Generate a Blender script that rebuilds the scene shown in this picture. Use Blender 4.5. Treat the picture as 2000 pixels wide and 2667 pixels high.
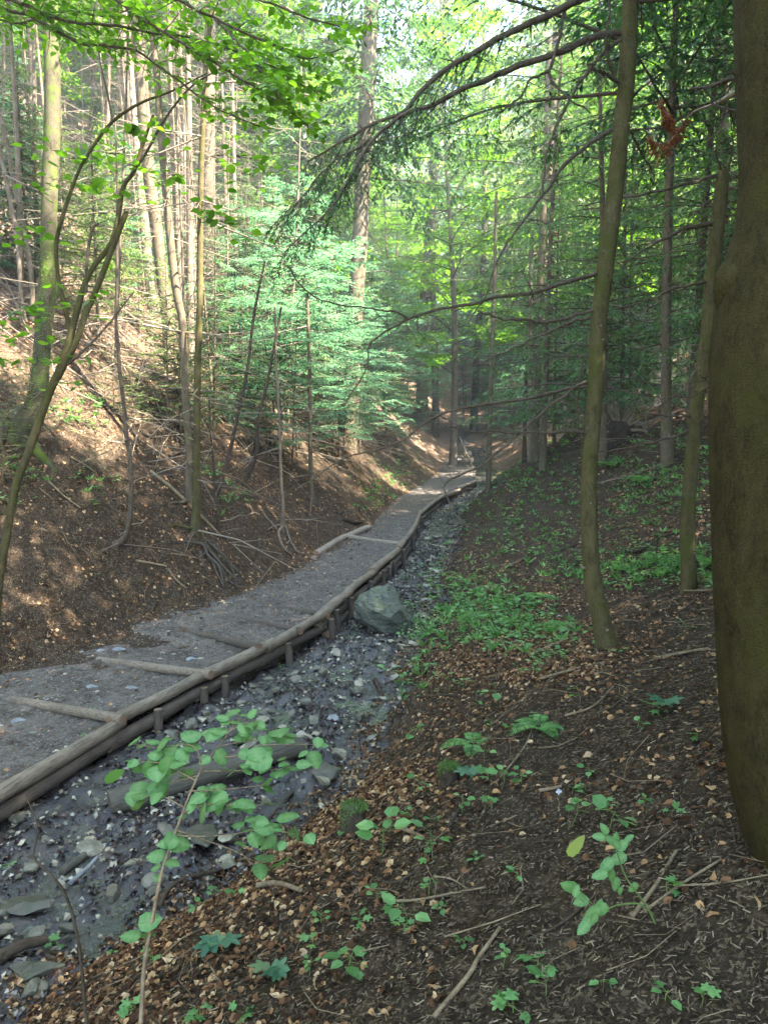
import bpy, math, random
import numpy as np
from mathutils import Vector

for _o in list(bpy.data.objects):
    bpy.data.objects.remove(_o)
SC = bpy.context.scene
COL = SC.collection
PI = math.pi
R = math.radians

# ------------------------------------------------------------------ camera, sky, sun, exposure
F = 1904.0                       # focal length in photo pixels (photo 2000 x 2667)
PITCH = R(5.19)
cam_d = bpy.data.cameras.new("camera")
cam = bpy.data.objects.new("camera", cam_d)
COL.objects.link(cam)
cam.location = (0, 0, 0)
cam.rotation_euler = (PI / 2 - PITCH, 0, 0)
cam_d.sensor_fit = 'VERTICAL'
cam_d.sensor_height = 24.0
cam_d.lens = 24.0 * F / 2667.0
cam_d.clip_start = 0.05
cam_d.clip_end = 600
SC.camera = cam

SUN_EL = R(55)
HAZE = 0.0016
SUN_DIR = Vector((0.93, -0.36, 0)).normalized()          # towards the sun, on the ground plan
sun_vec = Vector((SUN_DIR.x * math.cos(SUN_EL), SUN_DIR.y * math.cos(SUN_EL), math.sin(SUN_EL)))
world = bpy.data.worlds.new("World")
SC.world = world
world.use_nodes = True
wn = world.node_tree
bg = wn.nodes['Background']
sky = wn.nodes.new('ShaderNodeTexSky')
sky.sky_type = 'NISHITA'
sky.sun_disc = False
sky.sun_elevation = SUN_EL
sky.sun_rotation = math.atan2(SUN_DIR.x, SUN_DIR.y)
wn.links.new(sky.outputs[0], bg.inputs[0])
bg.inputs[1].default_value = 0.14
ld = bpy.data.lights.new("sun", 'SUN')
ld.energy = 5.0
ld.angle = R(0.5)
ld.color = (1.0, 0.94, 0.84)
sun = bpy.data.objects.new("sun", ld)
COL.objects.link(sun)
sun.rotation_euler = sun_vec.to_track_quat('Z', 'Y').to_euler()
SC.view_settings.view_transform = 'Standard'
SC.view_settings.look = 'None'
SC.view_settings.exposure = 3.95
SC.view_settings.gamma = 1.0
SC.render.engine = 'CYCLES'
cy = SC.cycles
cy.max_bounces = 6
cy.diffuse_bounces = 4
cy.glossy_bounces = 2
cy.transmission_bounces = 4
cy.transparent_max_bounces = 6
cy.sample_clamp_indirect = 8
cy.use_denoising = True
cy.caustics_reflective = False
cy.caustics_refractive = False

# ------------------------------------------------------------------ pixel helpers
CP, SP = math.cos(PITCH), math.sin(PITCH)


def W(px, py, d):
    """point seen at photo pixel (px, py) at depth d in front of the camera"""
    x = (px - 1000.0) / F * d
    u = (1333.5 - py) / F * d
    return np.array([x, d * CP + u * SP, -d * SP + u * CP])


def proj(p):
    x, y, z = p
    d = y * CP - z * SP
    u = y * SP + z * CP
    return 1000 + F * x / d, 1333.5 - F * u / d, d


# ------------------------------------------------------------------ value noise
def _hash(ix, iy, s):
    h = (ix * 374761393 + iy * 668265263 + s * 974634777) & 0xffffffff
    h = ((h ^ (h >> 13)) * 1274126177) & 0xffffffff
    return ((h ^ (h >> 16)) & 0xffff) / 65535.0


def vn(x, y, s=0):
    x = np.asarray(x, float); y = np.asarray(y, float)
    ix = np.floor(x).astype(np.int64); iy = np.floor(y).astype(np.int64)
    fx = x - ix; fy = y - iy
    fx = fx * fx * (3 - 2 * fx); fy = fy * fy * (3 - 2 * fy)
    a = _hash(ix, iy, s); b = _hash(ix + 1, iy, s)
    c = _hash(ix, iy + 1, s); d = _hash(ix + 1, iy + 1, s)
    return (a + (b - a) * fx + (c - a) * fy + (a - b - c + d) * fx * fy) * 2 - 1


def fbm(x, y, s=0, o=4):
    r = 0; a = 0.5; f = 1.0
    for k in range(o):
        r = r + a * vn(np.asarray(x) * f + 17.3 * k, np.asarray(y) * f - 9.1 * k, s + k)
        a *= .5; f *= 2.03
    return r


# ------------------------------------------------------------------ terrain profile
ZP_Y = [-6, 3, 5.5, 8.3, 10, 14.5, 19.4, 28, 42, 60, 80, 130]
ZP_Z = [-3.0, -2.45, -2.3, -2.05, -1.97, -1.85, -1.65, -1.35, -.6, 2.6, 12, 50]


def zp(Y): return np.interp(Y, ZP_Y, ZP_Z)


def zb(Y): return zp(Y) - np.interp(Y, [4, 8.5, 14, 20, 30, 40], [.20, .27, .29, .27, .2, .12])


def onz(px, py, zf):
    lo, hi = 0.5, 140.0
    ds = np.geomspace(lo, hi, 1500)
    for d in ds:
        p = W(px, py, d)
        if p[2] <= zf(p[1]):
            return p
    return W(px, py, hi)


def table(pix, zf, ext=()):
    pts = [onz(a, b, zf) for a, b in pix]
    L = sorted([(p[1], p[0]) for p in pts] + list(ext))
    return np.array([a for a, b in L]), np.array([b for a, b in L])


EDGE_PX = [(0, 2062), (150, 1980), (300, 1888), (515, 1775), (690, 1688), (835, 1612), (885, 1560), (945, 1515),
           (1000, 1470), (1040, 1430), (1062, 1400), (1085, 1355), (1100, 1322), (1240, 1254)]
EY, EX = table(EDGE_PX, zp, ((-6, -6.3), (40, 4.9), (60, 6.5), (130, 4)))
LEFT_PX = [(0, 1732), (169, 1696), (401, 1596), (506, 1576), (624, 1546), (755, 1483), (831, 1447), (962, 1378),
           (1030, 1300), (1114, 1255)]
LY, LX = table(LEFT_PX, zp, ((-6, -8.6), (3, -5.0), (41, 3.4), (60, 5.2), (130, 3)))
RIGHT_PX = [(1170, 1450), (1140, 1520), (1100, 1640), (1065, 1720), (1020, 1830), (960, 1950), (890, 2060), (750, 2180),
            (560, 2300), (380, 2420), (100, 2600)]
RY, RX = table(RIGHT_PX, zb, ((-6, -4.3), (1, -2.8), (20, 2.1), (26, 3.6), (29, 5.0), (42, 6.3), (60, 8.0), (130, 5)))


def xe(Y): return np.interp(Y, EY, EX)


def xl(Y): return np.interp(Y, LY, LX)


def xr(Y): return np.maximum(np.interp(Y, RY, RX), xe(Y) + .25)


ST = {  # right bank: nodes (x, z) per station Y
    -6: [(-1.6, -2.2), (0, -1.6), (2, -.9), (6, 1.5), (60, 20)],
    0: [(-1.3, -2.15), (0, -1.66), (1.5, -1.2), (5, .8), (60, 20)],
    3: [(-.9, -2.2), (.2, -1.8), (1.5, -1.32), (4.5, .2), (60, 20)],
    5: [(.2, -2.15), (1.45, -1.45), (2.6, -1.32), (5, -.2), (60, 20)],
    6.5: [(.7, -2.0), (1.9, -1.55), (2.9, -1.32), (5, -.3), (60, 20)],
    8: [(1.3, -2.05), (2.5, -1.8), (3.5, -1.5), (5.5, -.4), (60, 20)],
    11: [(1.7, -2.0), (2.8, -1.6), (4, -1.05), (6, .2), (60, 20)],
    14: [(2.2, -1.75), (3.7, -1.03), (5.5, .1), (9, 1.3), (60, 20)],
    20: [(3.0, -.95), (4.0, -.3), (5.9, .74), (8.6, 1.1), (60, 20)],
    26: [(5.2, -.7), (6.5, -.2), (8, .2), (10, .9), (60, 20)],
    45: [(9, .6), (12, 2.2), (16, 4.2), (22, 7.5), (60, 26)],
    70: [(11, 9), (14, 10.5), (18, 13), (25, 17), (60, 36)],
    130: [(11, 52), (14, 53), (18, 55), (25, 58), (60, 70)],
}
SY = sorted(ST)


def rn(Y, k, c):
    return np.interp(Y, SY, [ST[s][k][c] for s in SY])


def H0(X, Y):
    X = np.asarray(X, float); Y = np.asarray(Y, float)
    P = zp(Y); B = zb(Y); L = xl(Y); E = xe(Y); RR = xr(Y)
    one = np.ones_like(X)
    cut = .55 + .45 * np.clip(vn(Y * .35, Y * 0, 5), -1, 1)
    near = np.interp(Y, [14, 30, 50], [1, .6, .3])
    nx = [L - 70, L - 20, L - 1.25, L - .28, L + .06, E - .17, E - .12, RR, rn(Y, 0, 0), rn(Y, 1, 0), rn(Y, 2, 0), rn(Y, 3, 0), rn(Y, 4, 0)]
    nz = [P + 48, P + .95 + 16.5, P + 1.0 * near + .15, P + .45 * cut * near, P - .07, P - .07, B - .14, B, rn(Y, 0, 1), rn(Y, 1, 1), rn(Y, 2, 1), rn(Y, 3, 1), rn(Y, 4, 1)]
    nx = [a * one for a in nx]; nz = [a * one for a in nz]
    for i in range(1, len(nx)):
        nx[i] = np.maximum(nx[i], nx[i - 1] + .02)
    out = np.where(X < nx[0], nz[0], nz[-1])
    for i in range(len(nx) - 1):
        m = (X >= nx[i]) & (X < nx[i + 1])
        t = (X - nx[i]) / (nx[i + 1] - nx[i])
        out = np.where(m, nz[i] + (nz[i + 1] - nz[i]) * t, out)
    return out


def H(X, Y):
    """terrain height with its humps"""
    X = np.asarray(X, float); Y = np.asarray(Y, float)
    r = np.interp(Y, [2, 20, 60], [.10, .25, .8])
    h = (H0(X, Y) * 2 + H0(X - r, Y) + H0(X + r, Y) + H0(X, Y - r) + H0(X, Y + r)) / 6
    dist = np.minimum(np.abs(X - xe(Y)), np.abs(X - xl(Y)))
    inside = (X > xl(Y) - .05) & (X < xe(Y) + .1)
    amp = np.where(inside, 0.012, np.clip(dist * .6, .03, 1))
    big = np.interp(Y, [3, 12, 40], [.10, .22, .8])
    h = h + amp * big * fbm(X * .55, Y * .5, 3, 3) + np.minimum(amp, .35) * (.17 * fbm(X * 3.1, Y * 2.7, 8, 4) + .09 * np.abs(fbm(X * 8.5, Y * 7.7, 12, 3)))
    return h


def G(px, py, d0=1.2, back=0.0):
    """where the ray of a photo pixel meets the ground"""
    ds = np.geomspace(d0, 160, 2600)
    X = (px - 1000.0) / F * ds
    u = (1333.5 - py) / F * ds
    Yw = ds * CP + u * SP; Z = -ds * SP + u * CP
    g = H(X, Yw)
    k = np.argmax(Z <= g)
    if not (Z <= g).any():
        k = len(ds) - 1
    return W(px, py, ds[k] + back)


def depth(p): return p[1] * CP - p[2] * SP


# path surface with its low steps
STEP_PX = [(300, 1888, 0, 1795), (530, 1772, 262, 1702), (660, 1700, 447, 1622), (768, 1648, 527, 1578), (838, 1607, 650, 1567)]


def ucoord(X, Y): return Y + .42 * (X - xe(Y))


STEP_U = []
for a, b, c, d in STEP_PX:
    p = onz(a, b, zp); STEP_U.append(float(p[1]))
STEP_U = [STEP_U[0] - 1.35] + STEP_U + [11.8, 13.2]


def PATHZ(X, Y):
    u = ucoord(X, Y)
    us = [-6.0, 0.0]; zs = [float(zp(-6)), float(zp(0))]
    for s in sorted(STEP_U):
        m = float(zp(s))
        us += [s - .03, s + .03]; zs += [m - .022, m + .035]
    us += [15.5, 19, 24, 30, 42, 60, 80, 130]; zs += [float(zp(v)) for v in us[-8:]]
    base = np.interp(u, us, zs)
    return base + .03 * fbm(X * 1.3, Y * 1.3, 21, 3) + .017 * fbm(X * 7, Y * 7, 22, 4)


def BEDZ(X, Y):
    return zb(Y) + .03 + .10 * fbm(X * 2.2, Y * 1.6, 31, 3) + .07 * fbm(X * 8, Y * 7, 32, 4)


def SURF(X, Y):
    g = H(X, Y)
    onp = (X > xl(Y) - .3) & (X < xe(Y) - .02)
    onb = (X > xe(Y)) & (X < xr(Y) + .4)
    g = np.where(onp, np.maximum(g, PATHZ(X, Y)), g)
    return np.where(onb, np.maximum(g, BEDZ(X, Y)), g)


def NRM(X, Y, f=SURF, e=.05):
    dx = (f(X + e, Y) - f(X - e, Y)) / (2 * e); dy = (f(X, Y + e) - f(X, Y - e)) / (2 * e)
    n = np.stack([-dx, -dy, np.ones_like(dx)], -1)
    return n / np.linalg.norm(n, axis=-1, keepdims=True)


# ------------------------------------------------------------------ mesh builder
class MB:
    def __init__(s):
        s.V = []; s.F = []; s.n = 0        # F: list of (array faces kxm, material index, smooth)

    def add(s, v, f, m=0, smooth=True):
        v = np.asarray(v, float).reshape(-1, 3)
        s.V.append(v)
        if isinstance(f, np.ndarray):
            s.F.append((f + s.n, m, smooth))
        else:
            by = {}
            for q in f: by.setdefault(len(q), []).append(q)
            for k, q in by.items(): s.F.append((np.array(q, int) + s.n, m, smooth))
        s.n += len(v)

    def mesh(s, name, mats, off=(0, 0, 0)):
        V = (np.concatenate(s.V) if s.V else np.zeros((0, 3))) - np.asarray(off, float)
        me = bpy.data.meshes.new(name)
        me.vertices.add(len(V)); me.vertices.foreach_set('co', V.astype(np.float32).ravel())
        lens = np.concatenate([np.full(len(f), f.shape[1]) for f, _, _ in s.F])
        idx = np.concatenate([f.ravel() for f, _, _ in s.F])
        mi = np.concatenate([np.full(len(f), m) for f, m, _ in s.F])
        sm = np.concatenate([np.full(len(f), q) for f, _, q in s.F])
        me.loops.add(len(idx)); me.loops.foreach_set('vertex_index', idx.astype(np.int32))
        me.polygons.add(len(lens))
        me.polygons.foreach_set('loop_start', (np.cumsum(lens) - lens).astype(np.int32))
        me.polygons.foreach_set('material_index', mi.astype(np.int32))
        me.polygons.foreach_set('use_smooth', sm.astype(bool))
        me.update(calc_edges=True)
        me.validate()
        for m in (mats if isinstance(mats, (list, tuple)) else [mats]):
            me.materials.append(m)
        return me


def link(name, me, parent=None, loc=None, rot=None, scale=None):
    o = bpy.data.objects.new(name, me)
    COL.objects.link(o)
    if parent is not None: o.parent = parent
    if loc is not None: o.location = loc
    if rot is not None: o.rotation_euler = rot
    if scale is not None: o.scale = scale if hasattr(scale, '__len__') else (scale,) * 3
    return o


def tag(o, label=None, cat=None, group=None, kind=None):
    if label: o['label'] = label
    if cat: o['category'] = cat
    if group: o['group'] = group
    if kind: o['kind'] = kind
    return o


def thing(name, label, cat, loc=(0, 0, 0), group=None):
    o = bpy.data.objects.new(name, None)
    COL.objects.link(o)
    o.location = tuple(float(v) for v in loc)
    o.empty_display_size = .2
    return tag(o, label, cat, group)


def part(name, mb, mats, root):
    return link(name, mb.mesh(name, mats, tuple(root.location)), root)


def solo(name, mb, mats, label, cat, group=None, kind=None):
    V = np.concatenate(mb.V)
    c = V.mean(0); c[2] = V[:, 2].min()
    if kind: c = np.zeros(3)
    o = link(name, mb.mesh(name, mats, c), None, tuple(c))
    return tag(o, label, cat, group, kind)


def unit(v):
    v = np.asarray(v, float)
    return v / (np.linalg.norm(v, axis=-1, keepdims=True) + 1e-9)


def smoothline(pts, rad, n):
    """Catmull-Rom resample of a polyline with radii"""
    pts = np.asarray(pts, float); rad = np.asarray(rad, float)
    a = np.column_stack([pts, rad]); m = len(a)
    if m < 3:
        t = np.linspace(0, 1, n)[:, None]
        r = a[0] * (1 - t) + a[-1] * t
        return r[:, :3], r[:, 3]
    P = np.vstack([2 * a[0] - a[1], a, 2 * a[-1] - a[-2]])
    seg = np.linalg.norm(np.diff(pts, axis=0), axis=1); cum = np.concatenate([[0], np.cumsum(seg)])
    out = []
    for s in np.linspace(0, cum[-1], n):
        i = min(np.searchsorted(cum, s, 'right') - 1, m - 2)
        t = (s - cum[i]) / max(seg[i], 1e-9)
        p0, p1, p2, p3 = P[i], P[i + 1], P[i + 2], P[i + 3]
        out.append(.5 * (2 * p1 + (p2 - p0) * t + (2 * p0 - 5 * p1 + 4 * p2 - p3) * t * t + (3 * p1 - p0 - 3 * p2 + p3) * t ** 3))
    out = np.array(out)
    return out[:, :3], np.maximum(out[:, 3], 1e-4)


def tube(mb, pts, rad, k=8, m=0, cap=True, rough=0.0, seed=0, capm=None):
    pts = np.asarray(pts, float); rad = np.asarray(rad, float) * np.ones(len(pts))
    n = len(pts)
    T = unit(np.gradient(pts, axis=0))
    ref = np.array([0, 0, 1.0]) if abs(T[0][2]) < .9 else np.array([1.0, 0, 0])
    u = unit(np.cross(T[0], ref))
    U = [u]
    for i in range(1, n):
        u = u - T[i] * np.dot(u, T[i]); u = unit(u); U.append(u)
    U = np.array(U); Vv = np.cross(T, U)
    a = np.arange(k) * 2 * PI / k
    rr = rad[:, None] * np.ones((n, k))
    if rough:
        L = np.concatenate([[0], np.cumsum(np.linalg.norm(np.diff(pts, axis=0), axis=1))])
        aa, ll = np.meshgrid(a, L)
        rr = rr * (1 + rough * fbm(np.cos(aa) * 1.6 + seed, np.sin(aa) * 1.6 + ll * 2.6 / max(rad.mean() * 12, .2) + seed, seed, 3))
    v = pts[:, None] + rr[..., None] * (np.cos(a)[None, :, None] * U[:, None] + np.sin(a)[None, :, None] * Vv[:, None])
    i = np.arange(n - 1)[:, None]; j = np.arange(k)[None]
    q = np.stack([i * k + j, i * k + (j + 1) % k, (i + 1) * k + (j + 1) % k, (i + 1) * k + j], -1).reshape(-1, 4)
    mb.add(v.reshape(-1, 3), q, m)
    if cap:
        for r0, s in ((0, 1), (n - 1, -1)):
            c = v[r0]
            if k > 4:
                mb.add(np.vstack([c, c.mean(0)[None] - T[r0] * s * rad[r0] * .12]), np.array([[jj, (jj + 1) % k, k][::s] for jj in range(k)]), m if capm is None else capm, False)


def stamp(mb, tv, tf, pos, dr, up, sc, m=0, smooth=False):
    """copies of a template (x along dr, z along up) at every pos"""
    pos = np.asarray(pos, float); n = len(pos)
    if n == 0: return
    x = unit(dr); y = unit(np.cross(up, x)); z = np.cross(x, y)
    sc = np.asarray(sc, float)
    if sc.ndim == 1: sc = np.repeat(sc[:, None], 3, 1)
    tv = np.asarray(tv, float)
    t = tv[None] * sc[:, None, :]
    v = pos[:, None] + t[..., 0:1] * x[:, None] + t[..., 1:2] * y[:, None] + t[..., 2:3] * z[:, None]
    for f in tf:
        f = np.asarray(f)
        ff = (f[None] + (np.arange(n) * len(tv))[:, None, None]).reshape(-1, f.shape[1])
        mb.F.append((ff + mb.n, m, smooth))
    mb.V.append(v.reshape(-1, 3)); mb.n += n * len(tv)


# leaf templates, one unit long, stalk at the origin
LEAF_V = [(0, 0, 0), (.5, 0, -.04), (1, 0, -.14), (.22, .27, .03), (.64, .27, .02), (.22, -.27, .03), (.64, -.27, .02)]
LEAF_F = [np.array([[0, 1, 4, 3], [0, 5, 6, 1]]), np.array([[1, 2, 4], [1, 6, 2]])]
KITE_V = [(0, 0, 0), (.4, .27, .05), (1, 0, -.05), (.4, -.27, .05)]
KITE_F = [np.array([[0, 2, 1], [0, 3, 2]])]
NEED_V = [(0, 0, 0), (.45, .11, .0), (1, 0, -.03), (.45, -.11, .0)]
NEED_F = [np.array([[0, 3, 2, 1]])]
WIDE_V = [(0, 0, 0), (.45, .2, .0), (1, 0, -.05), (.45, -.2, .0)]


def serrated(n=9, wid=.42):
    """hazel leaf with a toothed outline, a tip and a folded midrib"""
    V = []; k = 2 * n
    mid = [(t, 0, .03 * math.sin(t * PI) - .05 * t * t) for t in np.linspace(0, 1, n)]
    L = []; Rr = []
    for i, t in enumerate(np.linspace(0, 1, n)):
        w = wid * (math.sin(PI * min(1, t ** .75 * 1.0)) ** .62) * (1.0 if i % 2 else .90)
        if i == n - 1: w = 0
        sag = -.08 * (w / wid) ** 2
        zz = mid[i][2] + .06 * (w / wid) + sag + (.015 if i % 2 else -.01)
        L.append((t - .02 * (i % 2), w, zz)); Rr.append((t - .02 * (i % 2), -w, zz))
    L[0] = (0.02, .03, 0); Rr[0] = (0.02, -.03, 0)
    V = mid + L + Rr
    Q = []
    for i in range(n - 1):
        Q.append((i, i + 1, n + i + 1, n + i)); Q.append((i, 2 * n + i, 2 * n + i + 1, i + 1))
    return V, [np.array(Q)]


def lobed():
    """maple like leaf, five pointed lobes"""
    V = [(0, 0, 0), (.45, 0, 0)]
    out = []
    for k, a in enumerate(np.linspace(-2.3, 2.3, 21)):
        lob = abs(math.cos(a * 2.15 / 2 * 1.35)) if False else (.5 + .5 * math.cos(a * 5.4))
        r = .28 + .30 * lob * (1.1 - .12 * abs(a))
        out.append((.45 + r * math.cos(a), r * math.sin(a), .05 * abs(a) * .3 - .06 * lob))
    V = [(.45, 0, 0)] + out + [(.0, 0, 0)]
    T = [(0, i, i + 1) for i in range(1, 21)] + [(0, 21, 22), (0, 22, 1)]
    return V, [np.array(T)]


HAZ_V, HAZ_F = serrated()
LOB_V, LOB_F = lobed()


# ------------------------------------------------------------------ materials
def nt(name):
    m = bpy.data.materials.new(name); m.use_nodes = True
    t = m.node_tree
    for n in list(t.nodes): t.nodes.remove(n)
    return m, t


def N(t, ty, **k):
    n = t.nodes.new(ty)
    for a, b in k.items(): setattr(n, a, b)
    return n


def ramp(t, fac, stops, interp='LINEAR'):
    r = N(t, 'ShaderNodeValToRGB')
    r.color_ramp.interpolation = interp
    e = r.color_ramp.elements
    while len(e) < len(stops): e.new(.5)
    for x, (p, c) in zip(e, stops):
        x.position = p; x.color = (c[0], c[1], c[2], 1) if hasattr(c, '__len__') else (c, c, c, 1)
    t.links.new(fac, r.inputs[0])
    return r.outputs[0]


def noise_n(t, scale, detail=4, rough=.55, vec=None, stretch=None, dist=0.0):
    n = N(t, 'ShaderNodeTexNoise')
    n.inputs['Scale'].default_value = scale; n.inputs['Detail'].default_value = detail
    n.inputs['Roughness'].default_value = rough; n.inputs['Distortion'].default_value = dist
    src = vec
    if src is None:
        g = N(t, 'ShaderNodeNewGeometry'); src = g.outputs['Position']
    if stretch:
        mp = N(t, 'ShaderNodeMapping'); mp.inputs['Scale'].default_value = stretch
        t.links.new(src, mp.inputs[0]); src = mp.outputs[0]
    t.links.new(src, n.inputs['Vector'])
    return n.outputs[0]


def mix(t, f, a, b, mode='MIX'):
    n = N(t, 'ShaderNodeMix', data_type='RGBA', blend_type=mode)
    for s, v in ((n.inputs[0], f), (n.inputs[6], a), (n.inputs[7], b)):
        if hasattr(v, 'links') or isinstance(v, bpy.types.NodeSocket): t.links.new(v, s)
        else: s.default_value = v if not hasattr(v, '__len__') else (v[0], v[1], v[2], 1)
    return n.outputs[2]


def bump(t, h, strength=.5, dist=.01, prev=None):
    b = N(t, 'ShaderNodeBump'); b.inputs['Strength'].default_value = strength; b.inputs['Distance'].default_value = dist
    t.links.new(h, b.inputs['Height'])
    if prev is not None: t.links.new(prev, b.inputs['Normal'])
    return b.outputs[0]


def finish(t, col, rough=.8, nrm=None, spec=.3, metallic=0):
    p = N(t, 'ShaderNodeBsdfPrincipled'); o = N(t, 'ShaderNodeOutputMaterial')
    if isinstance(col, bpy.types.NodeSocket): t.links.new(col, p.inputs['Base Color'])
    else: p.inputs['Base Color'].default_value = (*col, 1)
    if isinstance(rough, bpy.types.NodeSocket): t.links.new(rough, p.inputs['Roughness'])
    else: p.inputs['Roughness'].default_value = rough
    p.inputs['Specular IOR Level'].default_value = spec
    if nrm is not None: t.links.new(nrm, p.inputs['Normal'])
    t.links.new(p.outputs[0], o.inputs[0])
    return p


def leaf_mat(name, stops, trans=.45, rough=.45, spec=.35, tcol=(1.25, 1.35, .55)):
    m, t = nt(name)
    g = N(t, 'ShaderNodeNewGeometry')
    c = ramp(t, g.outputs['Random Per Island'], stops)
    p = N(t, 'ShaderNodeBsdfPrincipled'); t.links.new(c, p.inputs['Base Color'])
    p.inputs['Roughness'].default_value = rough; p.inputs['Specular IOR Level'].default_value = spec
    tr = N(t, 'ShaderNodeBsdfTranslucent')
    t.links.new(mix(t, 1.0, c, tcol, 'MULTIPLY'), tr.inputs[0])
    mx = N(t, 'ShaderNodeMixShader'); mx.inputs[0].default_value = trans
    o = N(t, 'ShaderNodeOutputMaterial')
    t.links.new(p.outputs[0], mx.inputs[1]); t.links.new(tr.outputs[0], mx.inputs[2]); t.links.new(mx.outputs[0], o.inputs[0])
    if name in ('hazel_leaf', 'bright_leaf', 'ground_leaf'):
        at = N(t, 'ShaderNodeAttribute'); at.attribute_name = 'vein'
        nz = noise_n(t, 55, 4, .6); c2 = mix(t, ramp(t, nz, [(.35, .0), (.7, .45)]), c, (.05, .11, .03))
        c2 = mix(t, ramp(t, at.outputs['Fac'], [(.45, 0.0), (1.0, .5)]), c2, (.28, .40, .16))
        t.links.new(c2, p.inputs['Base Color'])
        t.links.new(bump(t, at.outputs['Fac'], .5, .004), p.inputs['Normal'])
    return m


def veins(me, n):
    one = np.zeros(27); one[:9] = 1
    for i in range(9):
        one[9 + i] = one[18 + i] = .62 if i % 2 == 0 else .1
    v = np.zeros(len(me.vertices)); v[:27 * n] = np.tile(one, n)
    a = me.attributes.new('vein', 'FLOAT', 'POINT'); a.data.foreach_set('value', v.astype(np.float32))


def bark_mat(name, dark, light, moss=None, scale=1.0, grain=5.0, mossamt=.55, bmp=.6):
    m, t = nt(name)
    n1 = noise_n(t, 26 * scale, 5, .6, stretch=(grain, grain, 1.0), dist=.3)
    n2 = noise_n(t, 6 * scale, 4, .6, stretch=(2, 2, 1))
    n3 = noise_n(t, 90 * scale, 3, .6)
    c = ramp(t, n1, [(.3, dark), (.7, light)])
    c = mix(t, ramp(t, n2, [(.35, 0.0), (.7, .75)]), c, [v * 1.35 for v in light])
    c = mix(t, ramp(t, n3, [(.4, 0.0), (.8, .5)]), c, [v * .6 for v in dark])
    if moss:
        n4 = noise_n(t, 5, 4, .7)
        c = mix(t, ramp(t, n4, [(.62 - mossamt * .35, 0.0), (.72 - mossamt * .25, .85)]), c, moss)
    h = mix(t, .5, n1, n3)
    finish(t, c, .9, bump(t, h, bmp, .016), .06)
    return m


M = {}
M['spruce_bark'] = bark_mat('spruce_bark', (.050, .036, .022), (.135, .105, .068), (.085, .085, .035), 1, 3, .22)
M['olive_bark'] = bark_mat('olive_bark', (.034, .027, .011), (.095, .077, .034), (.060, .062, .014), 1.2, 2.2, .35)
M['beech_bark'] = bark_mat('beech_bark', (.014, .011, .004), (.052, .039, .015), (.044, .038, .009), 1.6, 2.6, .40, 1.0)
M['mossy_bark'] = bark_mat('mossy_bark', (.030, .024, .014), (.085, .072, .045), (.075, .11, .015), .9, 4, .35)
M['moss_bark'] = bark_mat('moss_bark', (.05, .05, .02), (.10, .11, .04), (.14, .20, .02), .9, 3, .9)
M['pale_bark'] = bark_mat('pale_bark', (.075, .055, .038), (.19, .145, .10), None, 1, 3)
M['twig'] = bark_mat('twig_bark', (.045, .032, .022), (.12, .09, .062), None, 3, 1)
M['dead_twig'] = bark_mat('dead_twig', (.12, .09, .06), (.28, .22, .16), None, 3, 1)
M['stick'] = bark_mat('stick_bark', (.09, .062, .038), (.25, .18, .11), None, 1.5, 1)
M['dark_stick'] = bark_mat('dark_stick', (.025, .018, .012), (.075, .055, .038), None, 1.5, 1)
M['green_stem'] = bark_mat('green_stem', (.09, .13, .04), (.16, .22, .07), None, 3, 1)

G1 = [(0, (.030, .068, .014)), (.5, (.052, .115, .022)), (1, (.085, .16, .030))]
M['bright_leaf'] = leaf_mat('bright_leaf', [(0, (.055, .125, .014)), (.5, (.085, .19, .018)), (1, (.13, .25, .03))], .55, tcol=(1.7, 1.75, .5))
M['beech_leaf'] = leaf_mat('beech_leaf', [(0, (.050, .14, .070)), (.4, (.085, .20, .12)), (.75, (.13, .25, .13)), (1, (.20, .29, .14))], .5, tcol=(1.2, 1.35, 1.05))
M['hazel_leaf'] = leaf_mat('hazel_leaf', [(0, (.085, .20, .060)), (.6, (.11, .25, .075)), (1, (.15, .30, .085))], .35)
M['needle_mid'] = leaf_mat('needle_mid', [(0, (.045, .11, .048)), (.5, (.09, .19, .08)), (1, (.15, .26, .10))], .5, tcol=(1.5, 1.5, .75))
M['needle'] = leaf_mat('needle', [(0, (.022, .060, .025)), (.5, (.040, .10, .040)), (1, (.075, .15, .05))], .4, tcol=(1.5, 1.5, .7))
M['needle_light'] = leaf_mat('needle_light', [(0, (.06, .12, .040)), (.5, (.11, .20, .06)), (1, (.19, .27, .085))], .5, tcol=(1.5, 1.4, .75))
M['dead_needle'] = leaf_mat('dead_needle', [(0, (.20, .07, .025)), (1, (.36, .14, .05))], .4, tcol=(1.3, 1.1, .8))
M['ground_leaf'] = leaf_mat('ground_leaf', [(0, (.08, .19, .05)), (.5, (.14, .30, .09)), (1, (.24, .42, .14))], .4)
M['yellow_leaf'] = leaf_mat('yellow_leaf', [(0, (.20, .24, .03)), (1, (.25, .30, .05))], .4)
M['litter'] = leaf_mat('litter', [(0, (.035, .018, .010)), (.35, (.10, .048, .024)), (.62, (.22, .11, .052)), (.86, (.42, .24, .11)), (1, (.55, .38, .22))], .12, .7, .08, (1, 1, 1))
M['wet_leaf'] = leaf_mat('wet_leaf', [(0, (.009, .006, .006)), (.6, (.026, .015, .015)), (.9, (.07, .038, .030)), (1, (.20, .13, .08))], .03, .2, .4, (1, 1, 1))


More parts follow.
